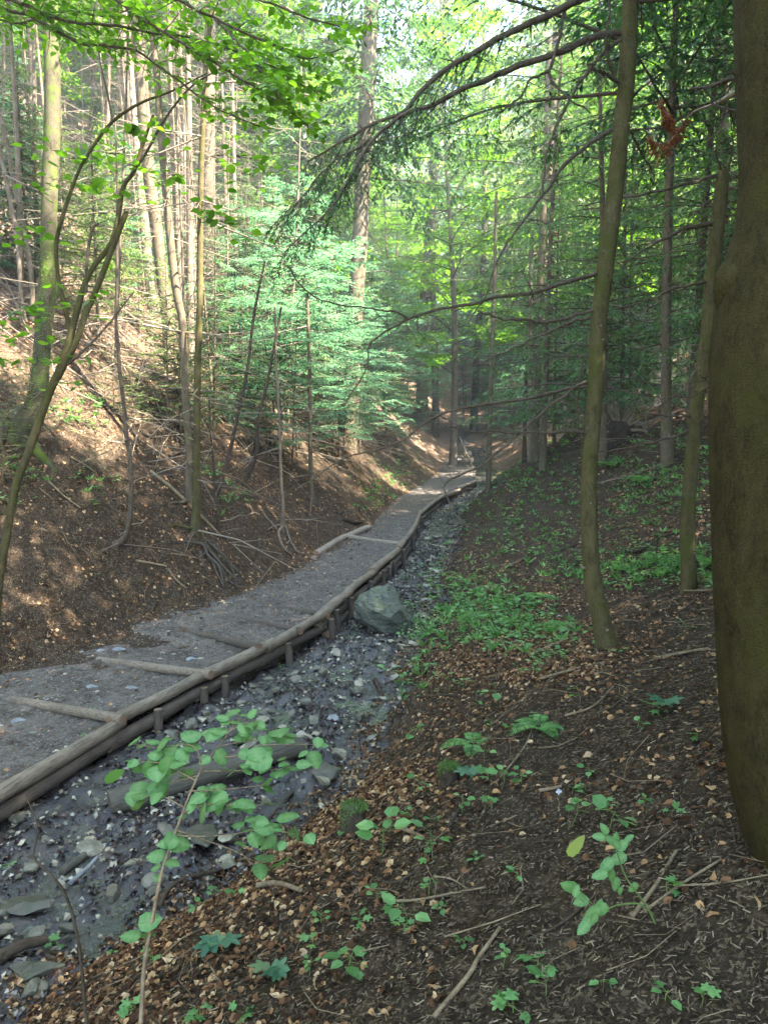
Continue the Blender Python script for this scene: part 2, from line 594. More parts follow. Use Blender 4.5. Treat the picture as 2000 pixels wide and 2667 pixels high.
def ground_mat():
    m, t = nt('forest_soil')
    a = noise_n(t, 1.3, 5, .6); b = noise_n(t, 14, 6, .65); c = noise_n(t, 75, 4, .7)
    col = ramp(t, b, [(.3, (.016, .010, .006)), (.5, (.044, .029, .017)), (.72, (.115, .078, .046))])
    col = mix(t, ramp(t, a, [(.4, 0.0), (.62, .65)]), col, (.045, .033, .023))
    v = N(t, 'ShaderNodeTexVoronoi'); v.inputs['Scale'].default_value = 95
    g = N(t, 'ShaderNodeNewGeometry'); t.links.new(g.outputs['Position'], v.inputs['Vector'])
    fl = N(t, 'ShaderNodeSeparateColor'); t.links.new(v.outputs['Color'], fl.inputs[0])
    col = mix(t, ramp(t, fl.outputs[0], [(.80, 0.0), (.9, .6)]), col, (.21, .15, .095))
    col = mix(t, ramp(t, c, [(.5, 0.0), (.75, .55)]), col, (.022, .017, .012))
    at = N(t, 'ShaderNodeAttribute'); at.attribute_name = 'dry_litter'
    b2 = noise_n(t, 6, 6, .7); c2 = noise_n(t, 40, 4, .7)
    dry = ramp(t, b2, [(.3, (.08, .05, .032)), (.5, (.18, .115, .078)), (.7, (.28, .19, .13))])
    dry = mix(t, ramp(t, c2, [(.45, 0.0), (.75, .6)]), dry, (.06, .045, .03))
    f = N(t, 'ShaderNodeMath', operation='ADD'); t.links.new(at.outputs['Fac'], f.inputs[0])
    f2 = N(t, 'ShaderNodeMath', operation='SUBTRACT'); t.links.new(noise_n(t, 2.2, 5, .7), f2.inputs[0]); f2.inputs[1].default_value = .5
    t.links.new(f2.outputs[0], f.inputs[1])
    col = mix(t, ramp(t, f.outputs[0], [(.38, 0.0), (.62, 1.0)]), col, dry)
    h = mix(t, .5, b, c)
    finish(t, col, .95, bump(t, h, 1.0, .035), .04)
    return m


def gravel_mat():
    m, t = nt('path_gravel')
    g = N(t, 'ShaderNodeNewGeometry')
    v = N(t, 'ShaderNodeTexVoronoi'); v.inputs['Scale'].default_value = 38; v.inputs['Randomness'].default_value = 1
    t.links.new(g.outputs['Position'], v.inputs['Vector'])
    v2 = N(t, 'ShaderNodeTexVoronoi'); v2.inputs['Scale'].default_value = 110
    t.links.new(g.outputs['Position'], v2.inputs['Vector'])
    s = N(t, 'ShaderNodeSeparateColor'); t.links.new(v.outputs['Color'], s.inputs[0])
    s2 = N(t, 'ShaderNodeSeparateColor'); t.links.new(v2.outputs['Color'], s2.inputs[0])
    base = ramp(t, noise_n(t, 3, 5, .65), [(.35, (.052, .038, .027)), (.65, (.118, .096, .074))])
    c = mix(t, ramp(t, s2.outputs[0], [(.5, 0.0), (.9, .5)]), base, (.19, .172, .15))
    c = mix(t, ramp(t, s.outputs[0], [(.72, 0.0), (.85, .5)]), c, (.17, .155, .138))
    c = mix(t, ramp(t, noise_n(t, 9, 4, .7), [(.5, 0.0), (.66, .75)]), c, (.045, .034, .026))
    h = mix(t, .5, v.outputs['Distance'], noise_n(t, 60, 4, .7))
    finish(t, c, .92, bump(t, h, .9, .018), .06)
    return m


def bed_mat():
    m, t = nt('wet_bed')
    n1 = noise_n(t, 7, 5, .6); n2 = noise_n(t, 35, 5, .7)
    c = ramp(t, n2, [(.3, (.007, .006, .007)), (.5, (.020, .015, .015)), (.75, (.06, .048, .038))])
    c = mix(t, ramp(t, n1, [(.52, 0.0), (.66, .6)]), c, (.08, .066, .048))
    finish(t, c, ramp(t, n1, [(.3, .12), (.7, .5)]), bump(t, mix(t, .5, n1, n2), .9, .025), .6)
    return m


def water_mat():
    m, t = nt('water')
    p = N(t, 'ShaderNodeBsdfPrincipled'); o = N(t, 'ShaderNodeOutputMaterial')
    p.inputs['Base Color'].default_value = (.75, .72, .62, 1)
    p.inputs['Roughness'].default_value = .03; p.inputs['IOR'].default_value = 1.33
    p.inputs['Transmission Weight'].default_value = .92
    t.links.new(bump(t, noise_n(t, 18, 3, .5), .35, .02), p.inputs['Normal'])
    t.links.new(p.outputs[0], o.inputs[0])
    return m


def stone_mat(name, a, b, moss=None, rough=.75, strata=False, amt=.5):
    m, t = nt(name)
    oi = N(t, 'ShaderNodeObjectInfo')
    n1 = noise_n(t, 9, 6, .65); n2 = noise_n(t, 45, 4, .7)
    c = ramp(t, n1, [(.3, a), (.7, b)])
    h = mix(t, .5, n1, n2)
    nb = bump(t, h, .8, .02)
    if strata:
        w = noise_n(t, 5, 5, .6, stretch=(1, 1.5, 7), dist=.6)
        c = mix(t, ramp(t, w, [(.42, .55), (.5, 0.0)]), c, [v * .35 for v in a])
        nb = bump(t, w, .8, .06, nb)
    c = mix(t, ramp(t, n2, [(.45, 0.0), (.8, .4)]), c, [v * .5 for v in a])
    if moss:
        n4 = noise_n(t, 4, 5, .7)
        c = mix(t, ramp(t, n4, [(.62 - amt * .3, 0.0), (.75 - amt * .3, .75)]), c, moss)
    finish(t, c, rough, nb, .35)
    return m


def log_mat(name, dark, light, sat=1):
    m, t = nt(name)
    tc = N(t, 'ShaderNodeTexCoord')
    n1 = noise_n(t, 9, 6, .65, vec=tc.outputs['Object'], stretch=(.9, 9, 9), dist=.5)
    n2 = noise_n(t, 3, 4, .6)
    n3 = noise_n(t, 40, 4, .7, vec=tc.outputs['Object'], stretch=(.5, 4, 4))
    c = ramp(t, n1, [(.3, dark), (.52, light), (.75, [v * 1.35 for v in light])])
    c = mix(t, ramp(t, n2, [(.45, 0.0), (.7, .6)]), c, [v * 1.1 for v in dark])
    c = mix(t, ramp(t, n3, [(.3, .7), (.42, 0.0)]), c, [v * .3 for v in dark])
    finish(t, c, .75, bump(t, mix(t, .5, n1, n3), .7, .012), .25)
    return m


M['soil'] = ground_mat(); M['gravel'] = gravel_mat(); M['bed'] = bed_mat(); M['water'] = water_mat()
M['boulder'] = stone_mat('boulder', (.065, .070, .050), (.165, .165, .125), (.085, .115, .045), .8, True, .35)
M['stone'] = stone_mat('stone', (.07, .06, .042), (.20, .175, .125), (.05, .045, .028), .4)
M['pale_stone'] = stone_mat('pale_stone', (.30, .26, .19), (.50, .45, .35), None, .6)
M['grey_stone'] = stone_mat('grey_stone', (.14, .145, .15), (.26, .27, .27), None, .7)
M['tan_stone'] = stone_mat('tan_stone', (.20, .17, .11), (.40, .35, .26), (.05, .045, .028), .35)
M['slab'] = stone_mat('slab', (.055, .048, .034), (.12, .105, .075), (.04, .045, .02), .3)
M['moss'] = stone_mat('moss', (.045, .085, .012), (.10, .17, .02), None, .95)
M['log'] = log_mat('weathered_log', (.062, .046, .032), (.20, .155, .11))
M['log_dark'] = log_mat('dark_log', (.030, .022, .016), (.085, .064, .046))  # dark wood; on the lower edge logs its tone stands in for shade
M['log_end'] = log_mat('sawn_end', (.10, .06, .035), (.22, .14, .085))
M['log_pale'] = log_mat('pale_log', (.12, .095, .07), (.25, .20, .15))
M['rotten'] = log_mat('rotten_log', (.035, .030, .022), (.095, .082, .06))

# ------------------------------------------------------------------ the setting
rng = np.random.default_rng(7)
random.seed(7)


def grid_faces(nr, nc):
    i = np.arange(nr - 1)[:, None]; j = np.arange(nc - 1)[None]
    return np.stack([i * nc + j, i * nc + j + 1, (i + 1) * nc + j + 1, (i + 1) * nc + j], -1).reshape(-1, 4)


ys = [-6.0]
while ys[-1] < 135: ys.append(ys[-1] + .035 + .013 * max(ys[-1] - 1, 0))
ys = np.array(ys)
tt = np.linspace(-1, 1, 521)
mb = MB()
half = np.sinh(tt * 3.6) / math.sinh(3.6)
XX = half[None] * 75 + np.zeros((len(ys), 1)); YY = ys[:, None] + np.zeros((1, len(tt)))
mb_x = XX + np.interp(YY, [0, 10, 30], [-.5, -.3, 2])
Z = H(mb_x, YY)
ff = grid_faces(len(ys), len(tt))
mb.V.append(np.stack([mb_x, YY, Z], -1).reshape(-1, 3)); mb.n = mb_x.size
mb.F.append((ff, 0, True))
gr = solo('ground', mb, M['soil'], 'dark soil and litter of the gully banks and slopes', 'ground', kind='structure')
dry = np.clip((xl(YY) - 2.2 - mb_x) / 5.0, 0, 1) * np.clip((YY - 5) / 6, 0, 1) + np.clip((YY - 26) / 14, 0, .8)
att = gr.data.attributes.new('dry_litter', 'FLOAT', 'POINT')
att.data.foreach_set('value', np.clip(dry, 0, 1).astype(np.float32).ravel())


def sheet(name, x0f, x1f, zf, y0, y1, nx, mat, label, step=.035):
    yy = [y0]
    while yy[-1] < y1: yy.append(yy[-1] + step + .006 * max(yy[-1], 0))
    yy = np.array(yy); t = np.linspace(0, 1, nx)
    a = x0f(yy); b = x1f(yy)
    X = a[:, None] * (1 - t) + b[:, None] * t; Y = yy[:, None] + 0 * X
    m = MB(); m.add(np.stack([X, Y, zf(X, Y)], -1).reshape(-1, 3), grid_faces(len(yy), nx))
    return solo(name, m, mat, label, name.replace('_', ' '), kind='structure')


sheet('path', lambda y: xl(y) - .22, lambda y: xe(y) - .01, PATHZ, 1.0, 62, 60, M['gravel'], 'grey gravel footpath climbing the gully beside the stream')
sheet('stream_bed', lambda y: xe(y) + .02, lambda y: xr(y) + .3, BEDZ, .2, 45, 70, M['bed'], 'wet dark stony bed of the small stream')
sheet('water', lambda y: xe(y) + .05, lambda y: xr(y) + .25, lambda X, Y: zb(Y) + .002 - .05 * np.clip((Y - 14) / 3, 0, 1) + .006 * fbm(X * 5, Y * 5, 44, 2), .3, 45, 40, M['water'], 'thin clear water trickling over the stream bed')

# ------------------------------------------------------------------ log wall beside the path
def log_mesh(a, b, r, mats, k=12, bend=.012, seed=0, taper=.9):
    m = MB(); a = np.array(a, float); b = np.array(b, float)
    L = np.linalg.norm(b - a); n = max(6, int(L / .07))
    t = np.linspace(0, 1, n)[:, None]
    p = a * (1 - t) + b * t
    p[:, 2] += bend * np.sin(t[:, 0] * PI * 1.3 + seed); p[:, 0] += bend * np.sin(t[:, 0] * 5 + seed)
    rr = r * (1 - (1 - taper) * t[:, 0]) * (1 + .05 * vn(t[:, 0] * L * 4, 0 * t[:, 0], seed))
    rr[0] *= .93; rr[-1] *= .93
    tube(m, p, rr, k, 0, True, .09, seed, 1)
    return m


def log_obj(name, a, b, r, label, cat='log', group=None, mats=None, seed=0, k=14, bend=.012):
    """log with its own x axis along the trunk so that the grain runs lengthwise"""
    a = np.array(a, float); b = np.array(b, float)
    d = Vector(b - a); L = d.length
    m = log_mesh((0, 0, 0), (L, 0, 0), r, None, k, bend, seed)
    o = link(name, m.mesh(name, mats or [M['log'], M['log_end']]), None, tuple(a))
    o.rotation_euler = d.to_track_quat('X', 'Z').to_euler()
    return tag(o, label, cat, group)


def edge_at_px(px):
    yy = np.linspace(1.5, 29, 4000); P = [proj((float(xe(y)), y, float(zp(y))))[0] for y in yy]
    return float(yy[int(np.argmin(np.abs(np.array(P) - px)))])


breaks = [edge_at_px(v) for v in (300, 525, 690, 835, 900, 970, 1035, 1070, 1092)] + [15.9, 18.2]
breaks = [1.2, 3.2] + sorted(set(breaks)) + [21.3, 24.3, 27.3]
WG = 'logs edging the footpath above the stream'
place = ['at the left edge of the photo', 'below the first cross step', 'between the first and second cross steps', 'just before the boulder', 'level with the boulder',
         'beside the boulder', 'just behind the boulder', 'upstream of the boulder', 'where the wall starts to bend', 'on the bend', 'past the bend', 'in the straight beyond the bend',
         'in the straight beyond the bend', 'where the path narrows', 'where the path narrows', 'far up the path', 'far up the path', 'at the far turn', 'at the far turn', 'at the far turn']


def wallpt(y, dx=0, dz=0):
    return np.array([float(xe(y)) + dx, y, float(zp(y)) + dz])


for i in range(len(breaks) - 1):
    y0, y1 = breaks[i], breaks[i + 1]
    near = y0 < 14.5
    ov = .05
    r = .064 if near else .056
    lift = .0 if i % 2 else .012
    pl = place[min(i, len(place) - 1)]
    log_obj('edge_log', wallpt(y0 - ov, .02 + random.uniform(-.030, .030), .03 + lift + random.uniform(-.012, .012)), wallpt(y1 + ov, .02 + random.uniform(-.030, .030), .03 + lift + random.uniform(-.016, .016)), r * random.uniform(.80, 1.15),
            'weathered top log of the path edge ' + pl, 'log', WG, seed=i)
    if y0 < 20:  # lower rows: shade below the top log is put into their darker colour
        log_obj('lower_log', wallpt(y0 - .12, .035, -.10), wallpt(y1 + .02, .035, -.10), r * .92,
                'shade darkened lower log of the path edge ' + pl, 'log', WG, [M['log_dark'], M['log_end']], seed=i + 40)
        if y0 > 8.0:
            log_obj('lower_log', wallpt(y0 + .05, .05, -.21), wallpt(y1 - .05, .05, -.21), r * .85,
                    'lowest shade darkened log of the path edge ' + pl, 'log', WG, [M['log_dark'], M['log_end']], seed=i + 80)

SG = 'wooden stakes holding the log edging'
stakes = [(378, 0, 'leaning stake by the large hazel sapling leaves'), (497, .0, 'lower stake left of the second cross step end'), (553, 0, 'tall stake right of the second cross step end'),
          (726, 0, 'stake half way between the second cross step and the boulder'), (838, 0, 'stake at the fourth log joint left of the boulder'),
          (856, .01, 'tall stake just left of the boulder'), (890, .02, 'thick stake touching the boulder side of the wall'), (945, 0, 'tall stake right behind the boulder'),
          (977, 0, 'thin stake beyond the boulder'), (995, 0, 'short stake beyond the boulder'), (1010, 0, 'stake at the start of the bend'),
          (1034, 0, 'stake on the bend before the pale cross log'), (1063, 0, 'stake past the bend'), (1076, 0, 'second stake past the bend'), (1088, 0, 'small stake on the straight'), (1100, 0, 'farthest stake at the end of the straight')]
for i, (px, up, lab) in enumerate(stakes):
    y = edge_at_px(px)
    r = .042 if y < 9 else .038
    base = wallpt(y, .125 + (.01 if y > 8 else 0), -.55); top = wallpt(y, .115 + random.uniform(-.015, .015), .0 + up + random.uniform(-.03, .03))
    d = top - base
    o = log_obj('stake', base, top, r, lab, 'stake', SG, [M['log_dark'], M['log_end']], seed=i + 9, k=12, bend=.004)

# cross steps: mostly buried logs whose ends stick out over the edge log
for i, (a, b, c, d) in enumerate(STEP_PX):
    p = onz(a, b, zp); q = onz(c, d, zp)
    q = p + (q - p) * 1.02
    dr = unit(p - q)
    p2 = p + dr * .10
    p2[2] = float(zp(p[1])) + (.085 if i < 3 else .05); q[2] = float(PATHZ(q[0], q[1])) - .055
    md = (p2 + q) / 2
    Lg = np.linalg.norm(q - p2); fr_ = [0, .12, .3, .55, .8, 1.0]; pl_ = []
    for t_ in fr_:
        v_ = p2 + (q - p2) * t_; top_ = float(PATHZ(v_[0], v_[1])); h_ = (p2[2] - .02) * (1 - t_) + (float(PATHZ(q[0], q[1])) - .042) * t_
        pl_.append([v_[0], v_[1], h_])
    pl_, rl_ = smoothline(pl_, [.043] * 6, 40); m = MB(); tube(m, pl_, rl_, 14, 0, True, .08, i + 3, 1)
    solo('step_log', m, [M['log'] if i < 2 else M['log_dark'], M['log_end']], 'sawn end of the %s cross step log resting on the edge log' % ['nearest', 'second nearest', 'third', 'fourth', 'fifth'][i], 'step log', 'cross logs forming the path steps')
p = onz(1040, 1424, zp); q = onz(868, 1398, zp)
log_obj('step_log', q + [0, 0, .03], p + [0, 0, .05], .06, 'pale cross log lying over the path beyond the boulder', 'step log', 'cross logs forming the path steps', [M['log_pale'], M['log_pale']], seed=71)
for i, (a, b, c, d, l) in enumerate([(823, 1447, 899, 1404, 'nearer log along the foot of the left bank'), (903, 1404, 962, 1378, 'farther log along the foot of the left bank')]):
    p = onz(a, b, zp); q = onz(c, d, zp)
    log_obj('edge_log', p + [0, 0, .04], q + [0, 0, .04], .07, l, 'log', None, [M['log_pale'], M['log_end']], seed=80 + i)
p = G(1196, 1143); q = G(1237, 1240)
log_obj('fallen_pole', p + [0, 0, .12], q + [0, 0, .15], .055, 'long pale pole beside the far bend of the path', 'pole', None, [M['log_pale'], M['log_pale']], seed=90, k=8)


# ------------------------------------------------------------------ stones
def rock_mesh(name, seed, mat, sub=4, cuts=9, squash=(1, 1, .7), rough=.06, lo=.42, hi=.78):
    rg = np.random.default_rng(seed)
    import bmesh
    b = bmesh.new(); bmesh.ops.create_icosphere(b, subdivisions=sub, radius=1)
    V = np.array([v.co[:] for v in b.verts]); Fc = np.array([[v.index for v in f.verts] for f in b.faces]); b.free()
    for _ in range(cuts):
        n = unit(rg.normal(size=3)); d = rg.uniform(lo, hi)
        s = V @ n; over = s > d
        V[over] -= (s[over] - d)[:, None] * n * .96
    V = V * np.array(squash)
    nn = unit(V)
    V = V + nn * (rough * fbm(V[:, 0] * 3 + V[:, 2] * 2 + seed, V[:, 1] * 3 - V[:, 2], seed, 4))[:, None]
    m = MB(); m.add(V, Fc, 0, sub < 3)
    m.F = [(f, a, False) for f, a, _ in m.F]
    return m.mesh(name, mat)


# the big boulder: hand-set cutting planes after the photo
def boulder(d0):
    import bmesh
    P = [(690, 1650, .12), (745, 1612, .28), (850, 1586, .34), (905, 1625, .25), (1000, 1785, .2), (1008, 1830, .08), (965, 1885, -.08), (900, 1912, -.2), (830, 1885, -.3), (770, 1845, -.33),
         (700, 1805, -.2), (640, 1795, .02), (642, 1735, .05), (660, 1690, .06), (728, 1735, -.36), (860, 1645, -.06), (930, 1745, -.27), (868, 1800, -.40), (700, 1690, -.14), (790, 1660, -.10), (850, 1650, .75), (690, 1740, .66), (985, 1830, .62), (760, 1900, .2), (900, 1940, .25)]
    b = bmesh.new()
    for x_, y_, o in P: b.verts.new(W(650 + x_ / 2.37, 850 + y_ / 2.37, d0 + o * .85))
    r = bmesh.ops.convex_hull(b, input=b.verts)
    bmesh.ops.delete(b, geom=[g for g in r['geom_interior'] if isinstance(g, bmesh.types.BMVert)], context='VERTS')
    bmesh.ops.subdivide_edges(b, edges=b.edges[:], cuts=11, use_grid_fill=True)
    bmesh.ops.triangulate(b, faces=b.faces[:])
    b.verts.index_update()
    V = np.array([v.co[:] for v in b.verts]); Fc = np.array([[v.index for v in f.verts] for f in b.faces])
    N_ = []
    b.normal_update()
    N_ = np.array([v.normal[:] for v in b.verts]); b.free()
    u_ = V[:, 2] * .9 + V[:, 0] * .65 - V[:, 1] * .25
    sh = fbm(V[:, 0] * 4 + V[:, 2], V[:, 1] * 4 + V[:, 2] * 5, 5, 4)
    st = vn(u_ * 17 + sh * 1.2, V[:, 0] * 1.5, 3); st2 = vn(u_ * 40 + sh * 2, V[:, 0] * 3, 6)
    V = V + N_ * (.030 * sh + .022 * np.round(st * 2) / 2 + .006 * st2)[:, None]
    m = MB(); m.add(V, Fc, 0, False)
    return m


bp = G(1003, 1652)
solo('boulder', boulder(float(depth(bp)) + .12), M['boulder'], 'large angular grey green boulder standing in the stream bed', 'boulder')
rocks = [rock_mesh('stone', s, M['stone' if s % 4 else 'tan_stone'], 3, 13, (1, .8, .5), .04) for s in range(9)]
SGR = 'stones in the stream bed'
srng = np.random.default_rng(11)
cnt = 0
while cnt < 250:
    y = 2.2 + 22 * srng.random() ** 1.7
    t = srng.uniform(.03, .98); x = xe(y) + .12 + t * (xr(y) - xe(y) - .05)
    px, py, d = proj((x, y, float(BEDZ(x, y))))
    if not (-60 < px < 2000 and py < 2750): continue
    if abs(x - bp[0]) < .5 and abs(y - bp[1] - .3) < .6: continue
    s = srng.uniform(.03, .10) * (1.3 if srng.random() < .15 else 1)
    o = link('stone', srng.choice(rocks) if False else rocks[srng.integers(9)], None, (x, y, float(BEDZ(x, y)) + s * .14), (srng.uniform(-.4, .4), srng.uniform(-.4, .4), srng.uniform(0, 6.3)), s)
    tag(o, 'wet brown stone among the many lying in the stream bed', 'stone', SGR)
    cnt += 1
for px, py, s, mat, lab in [(150, 2043, .045, 'pale_stone', 'pale rounded stone left of the yellow green leaf'), (530, 2142, .055, 'pale_stone', 'large cream stone right under the sapling stem'),
                            (409, 2166, .045, 'pale_stone', 'yellowish cream stone left of the sapling stem'), (177, 2036, .035, 'pale_stone', 'flat white stone near the bottom log'),
                            (140, 2105, .07, 'stone', 'flat tan stone in the left of the stream'), (50, 2190, .12, 'stone', 'broad tan rock at the left edge of the stream'),
                            (90, 2580, .15, 'slab', 'big sand coloured rock in the bottom left corner'), (90, 2400, .20, 'slab', 'broad flat brown slab at the lower left'),
                            (530, 2225, .19, 'slab', 'smooth flat brown slab behind the sapling stem'), (610, 2010, .10, 'stone', 'tan rock behind the sapling leaves'),
                            (410, 2360, .07, 'stone', 'yellow tinged stone below the sapling stem'), (1455, 1606, .055, 'pale_stone', 'pale stone on the right bank behind the slender trunk'),
                            (868, 1925, .10, 'grey_stone', 'blue grey wet slab shining in the stream'), (760, 1875, .09, 'stone', 'tan wet rock in midstream'), (830, 1760, .09, 'stone', 'flat tan rock upstream of the shining slab'),
                            (850, 2060, .17, 'slab', 'long flat slab half under water beside the right bank')]:
    p = G(px, py); z = float(SURF(p[0], p[1]))
    me = rock_mesh('stone', (px * 7 + py) % 97, M[mat], 4, 16, (1, .75, .20 if mat in ('slab', 'grey_stone') else .45), .07, .35, .75)
    tag(link('stone', me, None, (p[0], p[1], z + s * .1), (0, 0, px % 6), s), lab, 'stone')
PG = 'loose stones on the footpath'
for k in range(120):
    y = srng.uniform(3.5, 12); x = xe(y) - srng.uniform(.05, 1.25) * (xe(y) - xl(y)) * .8
    s = srng.uniform(.012, .05)
    tag(link('stone', rocks[k % 5] if k % 3 else rocks[(k + 1) % 5], None, (x, y, float(PATHZ(x, y)) + s * .03), (0, 0, srng.uniform(0, 6)), (s, s, s * .4)), 'small flat grey stone embedded in the gravel path', 'stone', PG)
gs = rock_mesh('stone', 55, M['grey_stone'], 3, 8, (1, .8, .3), .05)
for px, py, s, lab in [(265, 1685, .06, 'bluish stone at the foot of the left bank'), (310, 1680, .09, 'larger bluish flat stone by the left bank foot'), (500, 1715, .07, 'blue grey flat stone on the path by the second step'),
                       (345, 1790, .06, 'blue grey pointed stone on the path below the second step'), (240, 1785, .07, 'pale grey flat stone on the near path'), (50, 1870, .07, 'dark flat stone on the nearest part of the path')]:
    p = onz(px, py, zp)
    tag(link('stone', gs, None, (p[0], p[1], float(PATHZ(p[0], p[1]))), (0, 0, px % 5), s), lab, 'stone')


# ------------------------------------------------------------------ sticks, fallen logs, stumps
def gline(pix, lift=.02, crop=None):
    out = []
    for a, b in pix:
        if crop: a, b = crop[0] + a / crop[2], crop[1] + b / crop[2]
        p = G(a, b); p[2] = float(SURF(p[0], p[1])) + lift; out.append(p)
    return np.array(out)


C8 = (1000, 1700, 1.659); C7 = (0, 1700, 1.659); C4 = (0, 850, 2.37); C5 = (650, 850, 2.37); C6 = (1300, 850, 2.37); C1 = (0, 0, 2.37); C2 = (650, 0, 2.37); C3 = (1300, 0, 2.37)


def cp(c, pts): return [(c[0] + a / c[2], c[1] + b / c[2]) for a, b in pts]


def stick(crop, pix, wpx, label, mat='stick', lift=None, cat='stick', k=7):
    g = gline(cp(crop, pix), 0)
    d = np.array([depth(p) for p in g]); r = wpx / crop[2] / F * d / 2
    g[:, 2] += (r if lift is None else lift)
    p, rr = smoothline(g, r * np.linspace(1, .7, len(r)), max(8, 6 * len(g)))
    m = MB(); tube(m, p, rr, k, 0, True, .12, int(pix[0][0]) % 50)
    return solo('fallen_stick' if cat == 'stick' else cat.replace(' ', '_'), m, M[mat], label, cat)


